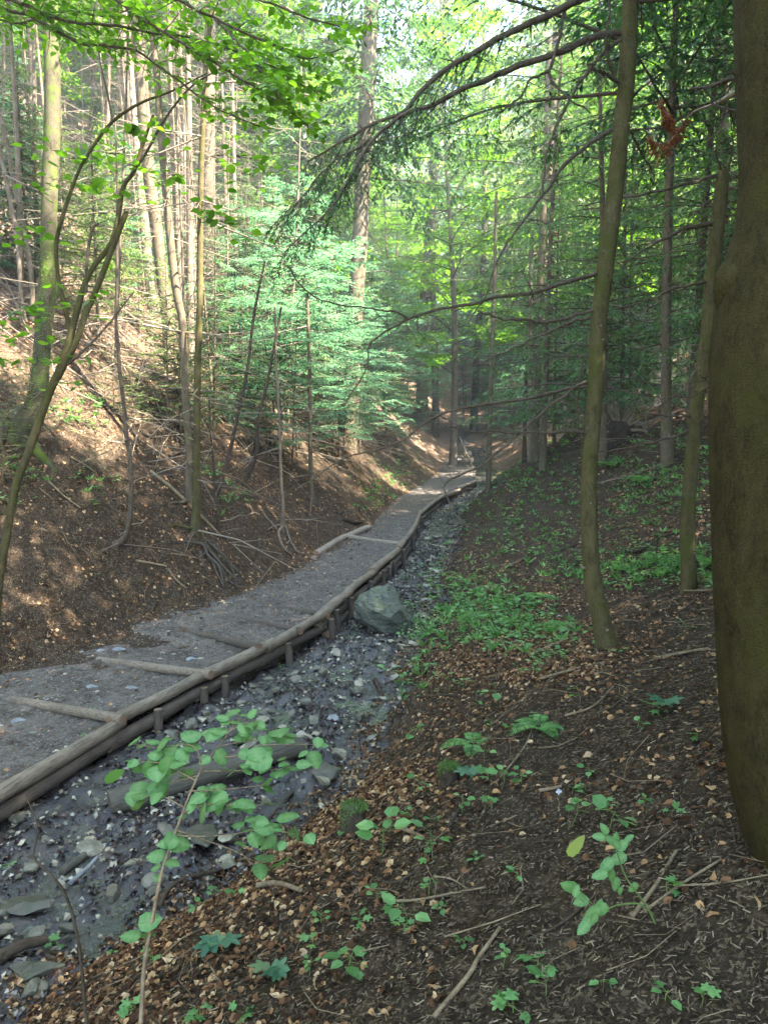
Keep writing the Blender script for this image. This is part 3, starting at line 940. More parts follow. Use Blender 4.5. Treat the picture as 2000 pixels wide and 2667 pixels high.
for crop, pix, w, lab, mat in [
    (C8, [(215, 1590), (370, 1400), (405, 1335), (500, 1200)], 24, 'thick bare light brown stick at the bottom centre', 'stick'),
    (C8, [(1070, 1150), (1175, 1010), (1260, 870)], 20, 'pale forked stick below the yellow leaf at right', 'stick'),
    (C8, [(1120, 1130), (1290, 1005), (1455, 900)], 15, 'long slanting stick crossing the pale forked one', 'stick'),
    (C8, [(1010, 1140), (1110, 1165), (1205, 1188)], 8, 'thin grey twig at the foot of the leafy shoot', 'stick'),
    (C8, [(1250, 1012), (1450, 1000), (1659, 968)], 9, 'long thin stick running to the right edge', 'stick'),
    (C8, [(0, 1078), (130, 1080), (300, 1045), (440, 1020)], 13, 'curved brown branch lying in leaf litter at centre', 'stick'),
    (C8, [(215, 970), (290, 985), (355, 1022)], 9, 'short fork joining the curved brown branch', 'stick'),
    (C8, [(670, 605), (720, 595), (765, 588)], 16, 'short broken stick beside the white flower', 'stick'),
    (C8, [(820, 700), (920, 565), (1000, 500)], 8, 'thin twig climbing right of the white flower', 'dark_stick'),
    (C8, [(670, 122), (800, 85), (950, 50)], 14, 'long grey stick on the bare slope left of the slender trunk', 'stick'),
    (C8, [(1180, 32), (1290, 8), (1400, -10)], 17, 'brown stick pointing at the big dark trunk', 'stick'),
    (C8, [(620, 1250), (760, 1180), (880, 1085), (930, 1040)], 15, 'dark branch under the leafy shoot', 'dark_stick'),
    (C8, [(480, 570), (600, 420), (640, 330)], 9, 'thin stick below the fern clump', 'stick'),
    (C8, [(780, 280), (900, 240), (990, 150)], 11, 'bent twigs of a dead spray on the right slope', 'stick'),
    (C8, [(750, 240), (860, 225), (960, 185)], 12, 'second twig of the dead spray on the right slope', 'dark_stick'),
    (C8, [(280, 760), (320, 690)], 20, 'short dark rotten piece of wood in the litter', 'dark_stick'),
    (C8, [(60, 760), (170, 810)], 22, 'weathered grey wood chunk at centre', 'stick'),
    (C8, [(0, 1010), (60, 1000), (170, 935)], 20, 'dark damp stick left of the curved brown branch', 'dark_stick'),
    (C8, [(1060, 1235), (1200, 1190), (1260, 1130)], 7, 'dark twig below the pale forked stick', 'dark_stick'),
    (C8, [(440, 130), (500, 125)], 16, 'short brown stick near the stream side', 'dark_stick'),
    (C8, [(140, 200), (280, 190), (400, 215)], 13, 'mossy stick along the edge of the stream', 'dark_stick'),
    (C8, [(1440, 430), (1510, 400)], 26, 'dark stub of wood beside the big trunk', 'dark_stick'),
    (C7, [(545, 1415), (700, 1322), (820, 1300), (900, 1350), (945, 1420)], 10, 'arching thin twig beside the sapling stem', 'stick'),
    (C7, [(1110, 1020), (1200, 1010), (1300, 1040)], 28, 'short mossy brown branch below the hazel leaves', 'stick'),
    (C7, [(690, 1150), (760, 1110), (960, 990)], 26, 'dark curved root along the edge of the litter', 'dark_stick'),
    (C7, [(690, 1600), (780, 1480), (900, 1340)], 10, 'dark stick at the bottom beside the sapling', 'dark_stick'),
    (C7, [(990, 870), (1100, 830), (1270, 660)], 18, 'black wet stick beside the long slab', 'dark_stick'),
    (C7, [(1510, 600), (1535, 530)], 18, 'short tan stick at the right edge of the stream', 'stick'),
    (C7, [(1340, 300), (1345, 210)], 14, 'wet stick standing in midstream', 'dark_stick'),
    (C7, [(1620, 150), (1655, 210)], 22, 'wet root by the stream upstream of the slab', 'dark_stick'),
    (C7, [(270, 1020), (340, 960), (450, 870)], 42, 'broken grey plank of wood at lower left of the stream', 'rotten'),
    (C7, [(310, 1060), (400, 960), (460, 890)], 22, 'pale split stick beside the broken plank', 'grey_stone'),
    (C7, [(-60, 1450), (80, 1400), (205, 1320)], 60, 'black wet log in the bottom left corner', 'dark_stick'),
    (C7, [(-40, 1180), (60, 1185), (160, 1165)], 30, 'thin flat board at the left edge of the stream', 'rotten'),
    (C4, [(930, 910), (1100, 1050), (1370, 1312)], 24, 'long yellowish fallen pole behind the twin trunks', 'stick'),
    (C4, [(840, 1455), (940, 1475), (1030, 1490)], 18, 'brown stick on the sunlit lip of the left bank', 'stick'),
    (C4, [(1060, 1405), (1160, 1425), (1270, 1450)], 9, 'thin twig reaching the exposed roots', 'stick'),
    (C4, [(1040, 1500), (1090, 1570), (1150, 1620)], 12, 'short stick under the sunlit lip of the bank', 'stick'),
    (C4, [(440, 815), (520, 860), (600, 915)], 10, 'thin pale stick high on the left bank', 'stick'),
    (C4, [(300, 960), (400, 1060), (500, 1140)], 12, 'thin stick across the sun patches on the left bank', 'stick'),
    (C4, [(670, 1130), (720, 1150), (760, 1180)], 12, 'dark stick right of the curved sapling', 'dark_stick'),
    (C4, [(880, 670), (910, 690), (960, 700)], 30, 'dark broken branch stub high on the left bank', 'dark_stick'),
    (C4, [(1050, 820), (1100, 800), (1180, 790)], 26, 'bent brown branch behind the twin trunks', 'dark_stick'),
    (C4, [(930, 1780), (955, 1740), (965, 1710)], 18, 'dark twig stub at the foot of the left bank', 'dark_stick'),
    (C4, [(1090, 1803), (1240, 1805)], 8, 'thin dark twig on the edge of the path', 'dark_stick'),
    (C4, [(250, 1020), (330, 1080)], 8, 'small twig among dry leaves on the left bank', 'stick'),
    (C5, [(580, 1205), (640, 1225), (690, 1220)], 26, 'dark wooden snag poking from the bank beside the path', 'dark_stick'),
    (C5, [(540, 1165), (580, 1155)], 18, 'small dark snag above the path', 'dark_stick'),
    (C6, [(180, 2040), (300, 1990), (420, 1940)], 20, 'brown stick on the slope below the slender trunk', 'stick'),
    (C6, [(1010, 2055), (1180, 2020), (1350, 2005)], 18, 'brown branch lying left of the big trunk', 'stick'),
    (C6, [(740, 1390), (860, 1400), (960, 1340)], 26, 'dark fallen branch with a stump on the far slope', 'dark_stick'),
    (C6, [(840, 1370), (960, 1320), (1080, 1285)], 16, 'second dark branch behind the small stump', 'dark_stick'),
    (C6, [(380, 1390), (480, 1350)], 12, 'thin dark stick left of the slender trunk', 'dark_stick'),
    (C6, [(60, 1500), (140, 1450), (190, 1440)], 22, 'dark rotten branch at the foot of the far slope', 'dark_stick'),
    (C6, [(330, 1500), (420, 1490), (500, 1480)], 16, 'dark stick among plants left of the slender trunk', 'dark_stick'),
    (C6, [(1120, 1640), (1230, 1640), (1340, 1630)], 14, 'brown stick below the broken topped trunk', 'stick'),
]:
    stick(crop, pix, w, lab, mat)

a, b = G(292, 2165), G(792, 2010)
a[2] = float(SURF(a[0], a[1])) + .03; b[2] = float(SURF(b[0], b[1])) + .07
log_obj('fallen_log', a, b, .085, 'old smooth brown log lying across the stream behind the sapling', 'log', None, [M['rotten'], M['rotten']], seed=5, k=18)


def stump(px, py, w, h, tilt, label, hgt=1.0):
    p = G(px, py); d = depth(p); r = w / F * d / 2; h = h / F * d
    root = thing('mossy_stump', label, 'stump', p)
    m = MB(); t = np.linspace(0, 1, 9)[:, None]
    ax = np.array([tilt[0], tilt[1], 1.0]); pts = p + ax * (t * h * 1.15 - h * .15)
    tube(m, pts, r * (1.08 - .14 * t[:, 0]), 16, 0, True, .14, int(px), 1)
    part('wood', m, [M['dark_stick'], M['rotten']], root)
    m = MB(); n = 900
    a = srng.uniform(0, 2 * PI, n); rr = r * np.sqrt(srng.uniform(0, 1.15, n)); side = srng.random(n) < .45
    P = p + ax * h * 1.0 + np.stack([rr * np.cos(a), rr * np.sin(a), 0 * a], -1)
    hh = srng.uniform(.35, 1, n) * h
    P2 = p + ax[None] * hh[:, None] + np.stack([r * 1.02 * np.cos(a), r * 1.02 * np.sin(a), 0 * a], -1)
    keep = (np.sin(a * 1.0 + px) > -.2)
    P = np.where((side & keep)[:, None], P2, P)
    stamp(m, NEED_V, NEED_F, P, srng.normal(size=(n, 3)) + [0, 0, 1.4], srng.normal(size=(n, 3)), srng.uniform(.012, .03, n))
    part('moss_cap', m, M['needle_light'], root)


stump(916, 2170, 66, 66, (.1, .15), 'moss topped stump at the edge of the stream right of the hazel leaves')
stump(1168, 2040, 46, 44, (.05, .05), 'small dark stump with a moss cap beside the blue green leaf')
stump(1705, 1432, 14, 40, (.1, 0), 'thin rotten stump on the far right slope')


# ------------------------------------------------------------------ trees: trunks traced, limbs, crowns
def trunk_line(pix, d, drift=0.0):
    out = []; n = len(pix)
    for i, q in enumerate(pix):
        dd = d + drift * i / (n - 1)
        p = W(q[0], q[1], dd); out.append((p, q[2] / F * dd / 2))
    return np.array([a for a, _ in out]), np.array([b for _, b in out])


def add_knots(m, pts, rad, n, seed, size=1.0, stubs=0.0):
    rg = np.random.default_rng(seed)
    for _ in range(n):
        i = rg.integers(1, len(pts) - 1); a = rg.uniform(0, 2 * PI)
        r = rad[i]; dirn = np.array([math.cos(a), math.sin(a), rg.uniform(-.1, .25)])
        L = r * rg.uniform(.15, .4) * size if rg.random() > stubs else rg.uniform(.05, .35)
        b = pts[i] + dirn * r * .85
        tube(m, [b, b + dirn * (r * .15 + L)], [max(r * .16, .004), max(.003, r * .09)], 5, 1)


def dead_twigs(m, pts, rad, n, seed, L=(.5, 1.6), zlo=-9, mi=1, spread=1):
    rg = np.random.default_rng(seed)
    for _ in range(n):
        i = rg.integers(1, len(pts) - 1)
        if pts[i][2] < zlo: continue
        a = rg.uniform(0, 2 * PI); l = rg.uniform(*L)
        d = np.array([math.cos(a), math.sin(a), rg.uniform(-.35, .25)])
        p0 = pts[i] + d * rad[i] * .7
        p1 = p0 + d * l * .5 + [0, 0, -.03 * l]; p2 = p1 + (d + rg.normal(size=3) * .22) * l * .5 + [0, 0, -.07 * l]
        r0 = rg.uniform(.004, .009) * max(1, l)
        tube(m, [p0, p1, p2], [r0, r0 * .7, r0 * .3], 4, mi, False)
        for k in range(rg.integers(1, 5)):
            t = rg.uniform(.2, .95); s = p0 + (p2 - p0) * t
            e = s + (d + rg.normal(size=3) * .7) * l * rg.uniform(.12, .35)
            tube(m, [s, e], [r0 * .5, r0 * .2], 3, mi, False)


def root_flare(m, p, r, seed, n=5, L=.35, down=(0, 0, 0)):
    rg = np.random.default_rng(seed)
    for k in range(n):
        a = k * 2 * PI / n + rg.uniform(-.3, .3); l = L * rg.uniform(.7, 1.2)
        q = [p + np.array([0, 0, r * 1.4]) + r * .5 * np.array([math.cos(a), math.sin(a), 0])]
        for t in (.4, .75, 1.1):
            e = p + np.array([math.cos(a), math.sin(a), 0]) * (r + l * t); e[2] = float(H(e[0], e[1])) + r * .25 - t * r * .35; q.append(e)
        q, rr = smoothline(q, [r * .6, r * .42, r * .28, r * .12], 12)
        tube(m, q, rr, 7, 0, True, .15, seed + k)


def conifer_sprays(mb, path, rad, tw_len, n_tw, nl, rg, droop=.5, mt=0, mn=1, start=.15, ndl=22, fill=1.0, flat=False, sub=True, tv=NEED_V):
    """side twigs with needles along a limb"""
    n = len(path); T = unit(np.gradient(path, axis=0))
    P = []; D = []; U = []; S = []
    for k in range(n_tw):
        t = start + (1 - start) * (k + rg.uniform(0, .9)) / n_tw
        i = min(int(t * (n - 1)), n - 1); p = path[i] + (path[min(i + 1, n - 1)] - path[i]) * (t * (n - 1) - i)
        side = 1 if k % 2 else -1
        lat = unit(np.cross(T[i], [0, 0, 1]))
        l = tw_len * (1 - .65 * t) * rg.uniform(.6, 1.2)
        d = T[i] * rg.uniform(.35, .8) + lat * side * rg.uniform(.6, 1.0) + np.array([0, 0, -droop * rg.uniform(.2, 1.1)])
        d = unit(d)
        segs = 5
        q = [p]
        for s in range(segs):
            d = unit(d + np.array([0, 0, -droop * .13]) + rg.normal(size=3) * .05); q.append(q[-1] + d * l / segs)
        q = np.array(q)
        tube(mb, q, np.linspace(1, .3, segs + 1) * max(.0018, min(rad[i] * .4, .004 * max(1, l * 1.6))), 3, mt, False)
        subs = [(q, l)]
        if sub:
            for j in range(int(2 + l * 9)):
                tt2 = rg.uniform(.12, .95); s0 = q[0] + 0; ii = min(int(tt2 * segs), segs - 1); s0 = q[ii] + (q[ii + 1] - q[ii]) * (tt2 * segs - ii)
                dd = unit(q[ii + 1] - q[ii]); la = unit(np.cross(dd, [0, 0, 1])) * (1 if rg.random() < .5 else -1)
                e = unit(dd * .8 + la * .7 + [0, 0, -droop * .5 * rg.random()]); l2 = l * rg.uniform(.18, .42) * (1.1 - tt2 * .6)
                subs.append((np.array([s0, s0 + e * l2]), l2))
        for qq, ll in subs:
            m = max(3, int(ll * ndl * fill))
            ts = rg.uniform(0, 1, m) ** .9 * (len(qq) - 1); ii = np.minimum(ts.astype(int), len(qq) - 2); fr = (ts - ii)[:, None]
            pp = qq[ii] * (1 - fr) + qq[ii + 1] * fr; dd = unit(qq[ii + 1] - qq[ii])
            la = unit(np.cross(dd, [0, 0, 1])); sg = np.where(rg.random(m) < .5, 1, -1)[:, None]
            D.append(dd * .75 + la * sg * rg.uniform(.4, .9, (m, 1)) + rg.normal(size=(m, 3)) * .16 + [0, 0, -.1])
            P.append(pp); U.append(rg.normal(size=(m, 3)) * .35 + [0, 0, 1]); S.append(rg.uniform(.7, 1.2, m) * nl)
    if P:
        stamp(mb, tv, NEED_F, np.concatenate(P), np.concatenate(D), np.concatenate(U), np.concatenate(S), mn)


def leaf_sprays(mb, path, rad, tw_len, n_tw, lsize, rg, mt=0, ml=1, start=.2, per=9, tilt=.25, tv=LEAF_V, tf=LEAF_F, rise=0.0, aspect=1.0):
    """alternate side twigs carrying flat layers of broad leaves"""
    n = len(path); T = unit(np.gradient(path, axis=0)); P = []; D = []; U = []; S = []
    for k in range(n_tw):
        t = start + (1 - start) * (k + rg.uniform(0, .8)) / n_tw
        i = min(int(t * (n - 1)), n - 2); p = path[i] + (path[i + 1] - path[i]) * (t * (n - 1) - i)
        side = 1 if k % 2 else -1; lat = unit(np.cross(T[i], [0, 0, 1]))
        h = unit(np.array([T[i][0], T[i][1], T[i][2] * .4]))
        l = tw_len * (1 - .55 * t) * rg.uniform(.6, 1.2)
        d = unit(h * rg.uniform(.4, .9) + lat * side * rg.uniform(.5, 1) + np.array([0, 0, rise + rg.uniform(-.12, .1)]))
        q = [p]
        for s in range(4):
            d = unit(d + rg.normal(size=3) * .09 + [0, 0, -.03]); q.append(q[-1] + d * l / 4)
        q = np.array(q); tube(mb, q, np.linspace(1, .3, 5) * max(.0016, min(rad[i] * .45, .004)), 3, mt, False)
        m = max(3, int(per * rg.uniform(.8, 1.2)))
        ts = (np.arange(m) + rg.uniform(.2, .8, m)) / m * 4; ii = np.minimum(ts.astype(int), 3); fr = (ts - ii)[:, None]
        pp = q[ii] * (1 - fr) + q[ii + 1] * fr; dd = unit(q[ii + 1] - q[ii]); la = unit(np.cross(dd, [0, 0, 1])) * np.where(np.arange(m) % 2, 1, -1)[:, None]
        D.append(dd * rg.uniform(.3, .8, (m, 1)) + la + rg.normal(size=(m, 3)) * .18 + [0, 0, -.12]); P.append(pp + D[-1] * lsize * .12)
        U.append(rg.normal(size=(m, 3)) * tilt + [0, 0, 1]); S.append(rg.uniform(.65, 1.15, m) * lsize)
    S = np.concatenate(S); S3 = np.stack([S, S * aspect, S], -1)
    stamp(mb, tv, tf, np.concatenate(P), np.concatenate(D), np.concatenate(U), S3, ml, False)


# --- crown templates (shared mesh data); local origin at the foot of the trunk
def conifer_crown(seed, z0, z1, Lb, nbr, n_tw, nl, ndl, droop=.35, mats=('twig', 'needle'), trunk_r=.1, fill=1.0, tw=.45, bare=.1, sub=False):
    rg = np.random.default_rng(seed); m = MB()
    for k in range(nbr):
        t = (k + rg.uniform(0, 1)) / nbr; z = z0 + (z1 - z0) * t
        L = Lb * (1 - t) ** .75 * rg.uniform(.65, 1.15) + .12
        a = k * 2.399 + rg.uniform(-.4, .4)
        up = rg.uniform(-.05, .3) + .3 * t
        q = [np.array([0, 0, z])]; d = np.array([math.cos(a), math.sin(a), up])
        for s in range(7):
            d = unit(d + np.array([0, 0, -droop * .12]) + rg.normal(size=3) * .05); q.append(q[-1] + d * L / 7)
        q = np.array(q); r = np.linspace(1, .2, 8) * (.006 + .008 * L)
        tube(m, q, r, 4, 0, False)
        conifer_sprays(m, q, r, L * tw, max(4, int(n_tw * (L / Lb) ** .6)), nl, rg, droop, 0, 1, bare, ndl, fill, sub=sub, tv=WIDE_V)
    return m.mesh('crown', [M[a] for a in mats])


def beech_crown(seed, z0, z1, Lb, nbr, n_tw, ls, per, mats=('twig', 'beech_leaf'), tw=.5, start=.2, shape=.6, up=.25, kite=True):
    rg = np.random.default_rng(seed); m = MB()
    for k in range(nbr):
        t = (k + rg.uniform(0, 1)) / nbr; z = z0 + (z1 - z0) * t
        L = Lb * (math.sin(PI * (.25 + .7 * t)) ** shape) * rg.uniform(.6, 1.15)
        a = k * 2.399 + rg.uniform(-.5, .5)
        q = [np.array([0, 0, z])]; d = np.array([math.cos(a), math.sin(a), up + rg.uniform(0, .4)])
        for s in range(6):
            d = unit(d + np.array([0, 0, -.09]) + rg.normal(size=3) * .1); q.append(q[-1] + d * L / 6)
        q = np.array(q); r = np.linspace(1, .2, 7) * (.005 + .006 * L)
        tube(m, q, r, 4, 0, False)
        leaf_sprays(m, q, r, L * tw, n_tw, ls, rg, 0, 1, start, per, .3, KITE_V if kite else LEAF_V, KITE_F if kite else LEAF_F)
    return m.mesh('crown', [M[a] for a in mats])


CR = {}
CR['tallA'] = conifer_crown(101, 5.0, 24, 3.8, 96, 22, .20, 20, .6, ('twig', 'needle_light'), tw=.34)
CR['tallB'] = conifer_crown(102, 3.5, 21, 3.3, 92, 22, .19, 20, .7, ('twig', 'needle'), tw=.36)
CR['tallC'] = conifer_crown(103, 2.0, 18, 3.0, 92, 20, .16, 22, .6, ('twig', 'needle_light'), tw=.36)
CR['young'] = conifer_crown(104, .5, 6.5, 1.8, 66, 18, .085, 34, .4, ('twig', 'needle'), tw=.36)
CR['youngB'] = conifer_crown(105, .7, 5.0, 1.45, 54, 16, .08, 36, .35, ('twig', 'needle_light'), tw=.38)
CR['small'] = conifer_crown(106, .12, 1.5, .55, 26, 12, .035, 55, .1, ('twig', 'needle_light'), tw=.45)
CR['beechA'] = beech_crown(111, 1.0, 6.0, 2.3, 34, 18, .095, 14, tw=.42)
CR['beechB'] = beech_crown(112, .7, 4.2, 1.8, 26, 16, .080, 14, tw=.45)
CR['beechC'] = beech_crown(113, 3.5, 17, 4.4, 60, 20, .19, 14, ('twig', 'bright_leaf'), tw=.4)


CR['fine'] = conifer_crown(117, 1.6, 14, 2.9, 84, 22, .075, 52, .55, ('twig', 'needle_mid'), tw=.36)
CR['high'] = conifer_crown(114, 7.2, 17, 3.6, 74, 20, .17, 22, .5, ('twig', 'needle'), tw=.38)
CR['highB'] = beech_crown(115, 7.0, 15, 4.4, 54, 20, .15, 15, ('twig', 'beech_leaf'), tw=.42)


def bare_trunk(name, seed, h, r, lean=.3, twigs=0, mat='spruce_bark', zt=(0, 99), tmat='dead_twig', L=(.5, 1.7), top=.25, k=10):
    rg = np.random.default_rng(seed); m = MB()
    z = np.linspace(-.4, h, 14); p = np.stack([lean * .12 * np.sin(z * .35 + seed), lean * .12 * np.cos(z * .3 + seed), z], -1)
    rr = r * (1 - (1 - top) * np.clip(z, 0, h) / h) * (1 + .35 * np.exp(-np.clip(z, 0, 9) * 3))
    tube(m, p, rr, k, 0, False, .06, seed)
    if twigs: dead_twigs(m, *smoothline(p, rr, 80), twigs, seed, L, 0, 1)
    return m.mesh(name, [M[mat], M[tmat]])


TR = {'fine': bare_trunk('trunk', 16, 13.6, .11, .6, 60), 'high': bare_trunk('trunk', 13, 16.5, .12, .6, 60), 'highB': bare_trunk('trunk', 14, 14.5, .13, .6, 12, 'olive_bark'), 'tallA': bare_trunk('trunk', 1, 23, .19, 1, 80), 'tallB': bare_trunk('trunk', 2, 20, .14, 1, 90), 'tallC': bare_trunk('trunk', 3, 17, .11, 1, 60),
      'young': bare_trunk('trunk', 4, 6.4, .045, .5, 16, L=(.2, .6)), 'youngB': bare_trunk('trunk', 5, 5, .035, .5, 12, L=(.2, .5)), 'small': bare_trunk('trunk', 6, 1.5, .012, .1, 0, k=5),
      'beechA': bare_trunk('trunk', 7, 5.8, .035, 1, 0, 'twig'), 'beechB': bare_trunk('trunk', 8, 4.1, .024, 1, 0, 'twig'), 'beechC': bare_trunk('trunk', 9, 16, .14, 1, 5, 'pale_bark'),
      'pole': bare_trunk('trunk', 10, 9, .045, 1.2, 46, 'pale_bark', L=(.3, 1.1)), 'polB': bare_trunk('trunk', 11, 8, .03, 1.5, 40, 'spruce_bark', L=(.3, .9)), 'snag': bare_trunk('trunk', 12, 14, .085, 1, 110, 'pale_bark')}


def tree(kind, x, y, label, group=None, s=1.0, name='spruce_tree', crown=True, rz=None, zs=None, cat='tree'):
    z = float(H(x, y))
    r = thing(name, label, cat, (x, y, z - .05), group)
    r.rotation_euler = (random.uniform(-.03, .03), random.uniform(-.03, .03), random.uniform(0, 6.28) if rz is None else rz)
    r.scale = (s, s, zs or s)
    link('trunk', TR[kind], r)
    if crown and kind in CR: link('crown', CR[kind], r)
    return r


# --- trees traced from the photo -------------------------------------------------
def traced(name, label, pix, d=None, base=None, mat='spruce_bark', k=16, rough=.05, seed=1, knots=0, twigs=0, flare=0, cat='tree', tmat='dead_twig', drift=0.0, grow=None, L=(.4, 1.4), n=60, group=None, rsc=1.0):
    """pix: (px, py, width) from the foot upwards"""
    if base is None: base = pix[0][:2]
    g = G(*base)
    d = d or depth(g)
    pts, rad = trunk_line(pix, d, drift); rad = rad * rsc
    foot = pts[0].copy(); foot[2] = min(float(H(foot[0], foot[1])), foot[2]) - .15
    pts = np.vstack([foot, pts]); rad = np.concatenate([[rad[0] * 1.15], rad])
    if grow:
        dv = unit(pts[-1] - pts[-3]); dv = unit(dv + np.array([0, 0, 1.2])); pts = np.vstack([pts, pts[-1] + dv * grow * .5, pts[-1] + dv * grow]); rad = np.concatenate([rad, [rad[-1] * .7, rad[-1] * .25]])
    p, r = smoothline(pts, rad, n)
    root = thing(name, label, cat, foot, group)
    m = MB(); tube(m, p, r, k, 0, True, rough, seed, 1)
    if knots: add_knots(m, p, r, knots, seed)
    if twigs: dead_twigs(m, p, r, twigs, seed + 3, L)
    if flare: root_flare(m, pts[1], r[2], seed, flare)
    part('trunk', m, [M[mat], M[tmat]], root)
    return root, p, r, d


def limb(root, crop, pix, d0, d1, w0, w1, mat='twig', n=30, name='limb', k=8):
    q = cp(crop, pix) if crop else pix; m_ = len(q)
    pts = np.array([W(a, b, d0 + (d1 - d0) * i / (m_ - 1)) for i, (a, b) in enumerate(q)])
    ra = np.linspace(w0, w1, m_) / F * np.linspace(d0, d1, m_) / 2
    n = int(n * 1.6); p, r = smoothline(pts, ra, n)
    sd = int(abs(q[0][0] * 3 + q[0][1])) % 97; tl = np.linspace(0, 1, n) * n * .33
    wob = np.stack([vn(tl, tl * 0 + 1.5, sd), vn(tl, tl * 0 + 9.5, sd), vn(tl, tl * 0 + 4.5, sd)], -1) + .5 * np.stack([vn(tl * 2.3, tl * 0 + 1.5, sd), vn(tl * 2.3, tl * 0 + 9.5, sd), vn(tl * 2.3, tl * 0 + 4.5, sd)], -1)
    p = p + wob * (.011 * d0 / 5) * np.minimum(1, np.arange(n) / 5)[:, None]
    m = MB(); tube(m, p, r, k, 0, True, .16, sd)
    rg = np.random.default_rng(abs(int(q[0][1])) + 7)
    for _ in range(int(6 + n / 3)):      # small side twigs
        i = rg.integers(2, n - 1); e = rg.normal(size=3) * [.8, .8, .5] + [0, 0, -.35]; l = rg.uniform(.06, .32) * d0 / 5
        s = p[i]; mid = s + unit(e) * l * .5 + rg.normal(size=3) * .02
        tube(m, [s, mid, mid + unit(e + rg.normal(size=3) * .5) * l * .5], [max(.0018, r[i] * .4), .0018, .0011], 4, 0, False)
    o = part(name, m, [M[mat]], root)
    return o, p, r


# B slender trunk, right of centre
B, Bp, Br, dB = traced('spruce_tree', 'slender olive brown trunk curving at its foot on the right bank', [(1580, 1684, 66), (1572, 1650, 60), (1563, 1605, 54), (1546, 1530, 50), (1537, 1441, 48), (1533, 1314, 49), (1536, 1187, 46), (1549, 1019, 46), (1557, 860, 46),
    (1573, 717, 48), (1600, 502, 48), (1615, 350, 47), (1630, 215, 48), (1642, 0, 45), (1654, -250, 42)], mat='olive_bark', seed=3, knots=60, flare=0, grow=4.5, k=20, n=110, rough=.06, rsc=.9)
rgB = np.random.default_rng(3)


def needle_part(parent_root, p, r, tl, ntw, nl, ndl, droop, mats=('twig', 'needle'), start=.3, seed=0, name='foliage', parent=None, sub=True):
    m = MB(); rg = np.random.default_rng(seed)
    conifer_sprays(m, p, r, tl, ntw, nl, rg, droop, 0, 1, start, ndl, 1.0, sub=sub)
    o = link(name, m.mesh(name, [M[a] for a in mats], tuple(parent_root.location)), parent or parent_root)
    return o


# its long limbs reaching left; some carry needles
o, p, r = limb(B, None, [(1700, -60), (1610, -40), (1502, 0), (1443, 34), (1300, 97), (1177, 169), (1114, 224), (1051, 291), (966, 329), (880, 372), (800, 420)], 5.3, 4.7, 24, 5)
needle_part(B, p, r, .66, 46, .028, 120, .75, start=.42, seed=1, parent=o)
o, p, r = limb(B, C3, [(735, 205), (600, 225), (350, 330), (0, 452), (-140, 512), (-390, 632), (-560, 690), (-700, 800), (-800, 900), (-920, 1100), (-1100, 1340), (-1330, 1560)], 5.4, 4.2, 20, 3)
needle_part(B, p, r, .70, 62, .028, 125, .85, start=.45, seed=2, parent=o)
o, p, r = limb(B, C3, [(-700, 800), (-860, 900), (-1060, 1030), (-1200, 1200), (-1400, 1400)], 4.8, 4.3, 8, 2)
needle_part(B, p, r, .60, 40, .026, 125, .8, start=.1, seed=3, parent=o)
limb(B, C3, [(738, 250), (650, 320), (560, 420), (430, 610), (330, 830), (290, 950), (270, 1190)], 5.3, 4.9, 11, 4)
limb(B, C3, [(690, 800), (500, 930), (370, 1060), (250, 1230), (120, 1400), (0, 1600), (-80, 1800), (-200, 2000)], 5.3, 4.6, 12, 3)
limb(B, C3, [(600, 1690), (400, 1750), (200, 1810), (0, 1835), (-140, 1870), (-340, 1900), (-560, 1970), (-690, 2040), (-800, 2130), (-830, 2300), (-960, 2500)], 5.4, 4.4, 12, 3)
limb(B, C3, [(-560, 1970), (-620, 1930), (-790, 1905), (-990, 1880), (-1170, 1810), (-1310, 1640)], 4.8, 4.4, 6, 3)
limb(B, C3, [(575, 1915), (300, 1985), (150, 1972), (0, 1965), (-140, 1915)], 5.4, 5.0, 10, 4)
limb(B, C3, [(560, 1960), (430, 1990), (300, 2050), (100, 2140), (-150, 2260)], 5.4, 5.0, 9, 3)
limb(B, C6, [(535, 370), (350, 400), (200, 440), (0, 475), (-140, 490), (-400, 560), (-590, 700), (-760, 760), (-960, 820), (-1250, 1000)], 5.4, 4.4, 10, 3)
limb(B, C6, [(518, 655), (350, 650), (180, 657), (0, 655), (-140, 650), (-330, 620)], 5.4, 5.0, 9, 3)
limb(B, C6, [(540, 340), (430, 400), (200, 590), (0, 770), (-150, 880), (-320, 960), (-330, 1020), (-250, 1180), (-120, 1280)], 5.4, 4.8, 9, 3)
limb(B, C3, [(790, 790), (850, 900), (910, 1000), (960, 1110)], 5.5, 5.9, 7, 3)
limb(B, C3, [(740, 505), (640, 450), (540, 395)], 5.4, 5.2, 10, 6)
limb(B, C3, [(710, 470), (660, 300), (690, -10)], 5.3, 5.1, 9, 5)
limb(B, C3, [(500, -60), (420, 20), (350, 310), (305, 440), (340, 510), (410, 590), (560, 700)], 5.2, 5.0, 12, 4)
limb(B, C3, [(305, 440), (180, 500), (140, 590), (0, 700)], 5.1, 4.9, 7, 4)
limb(B, C6, [(520, 200), (480, 480), (520, 840)], 5.6, 5.6, 5, 3)
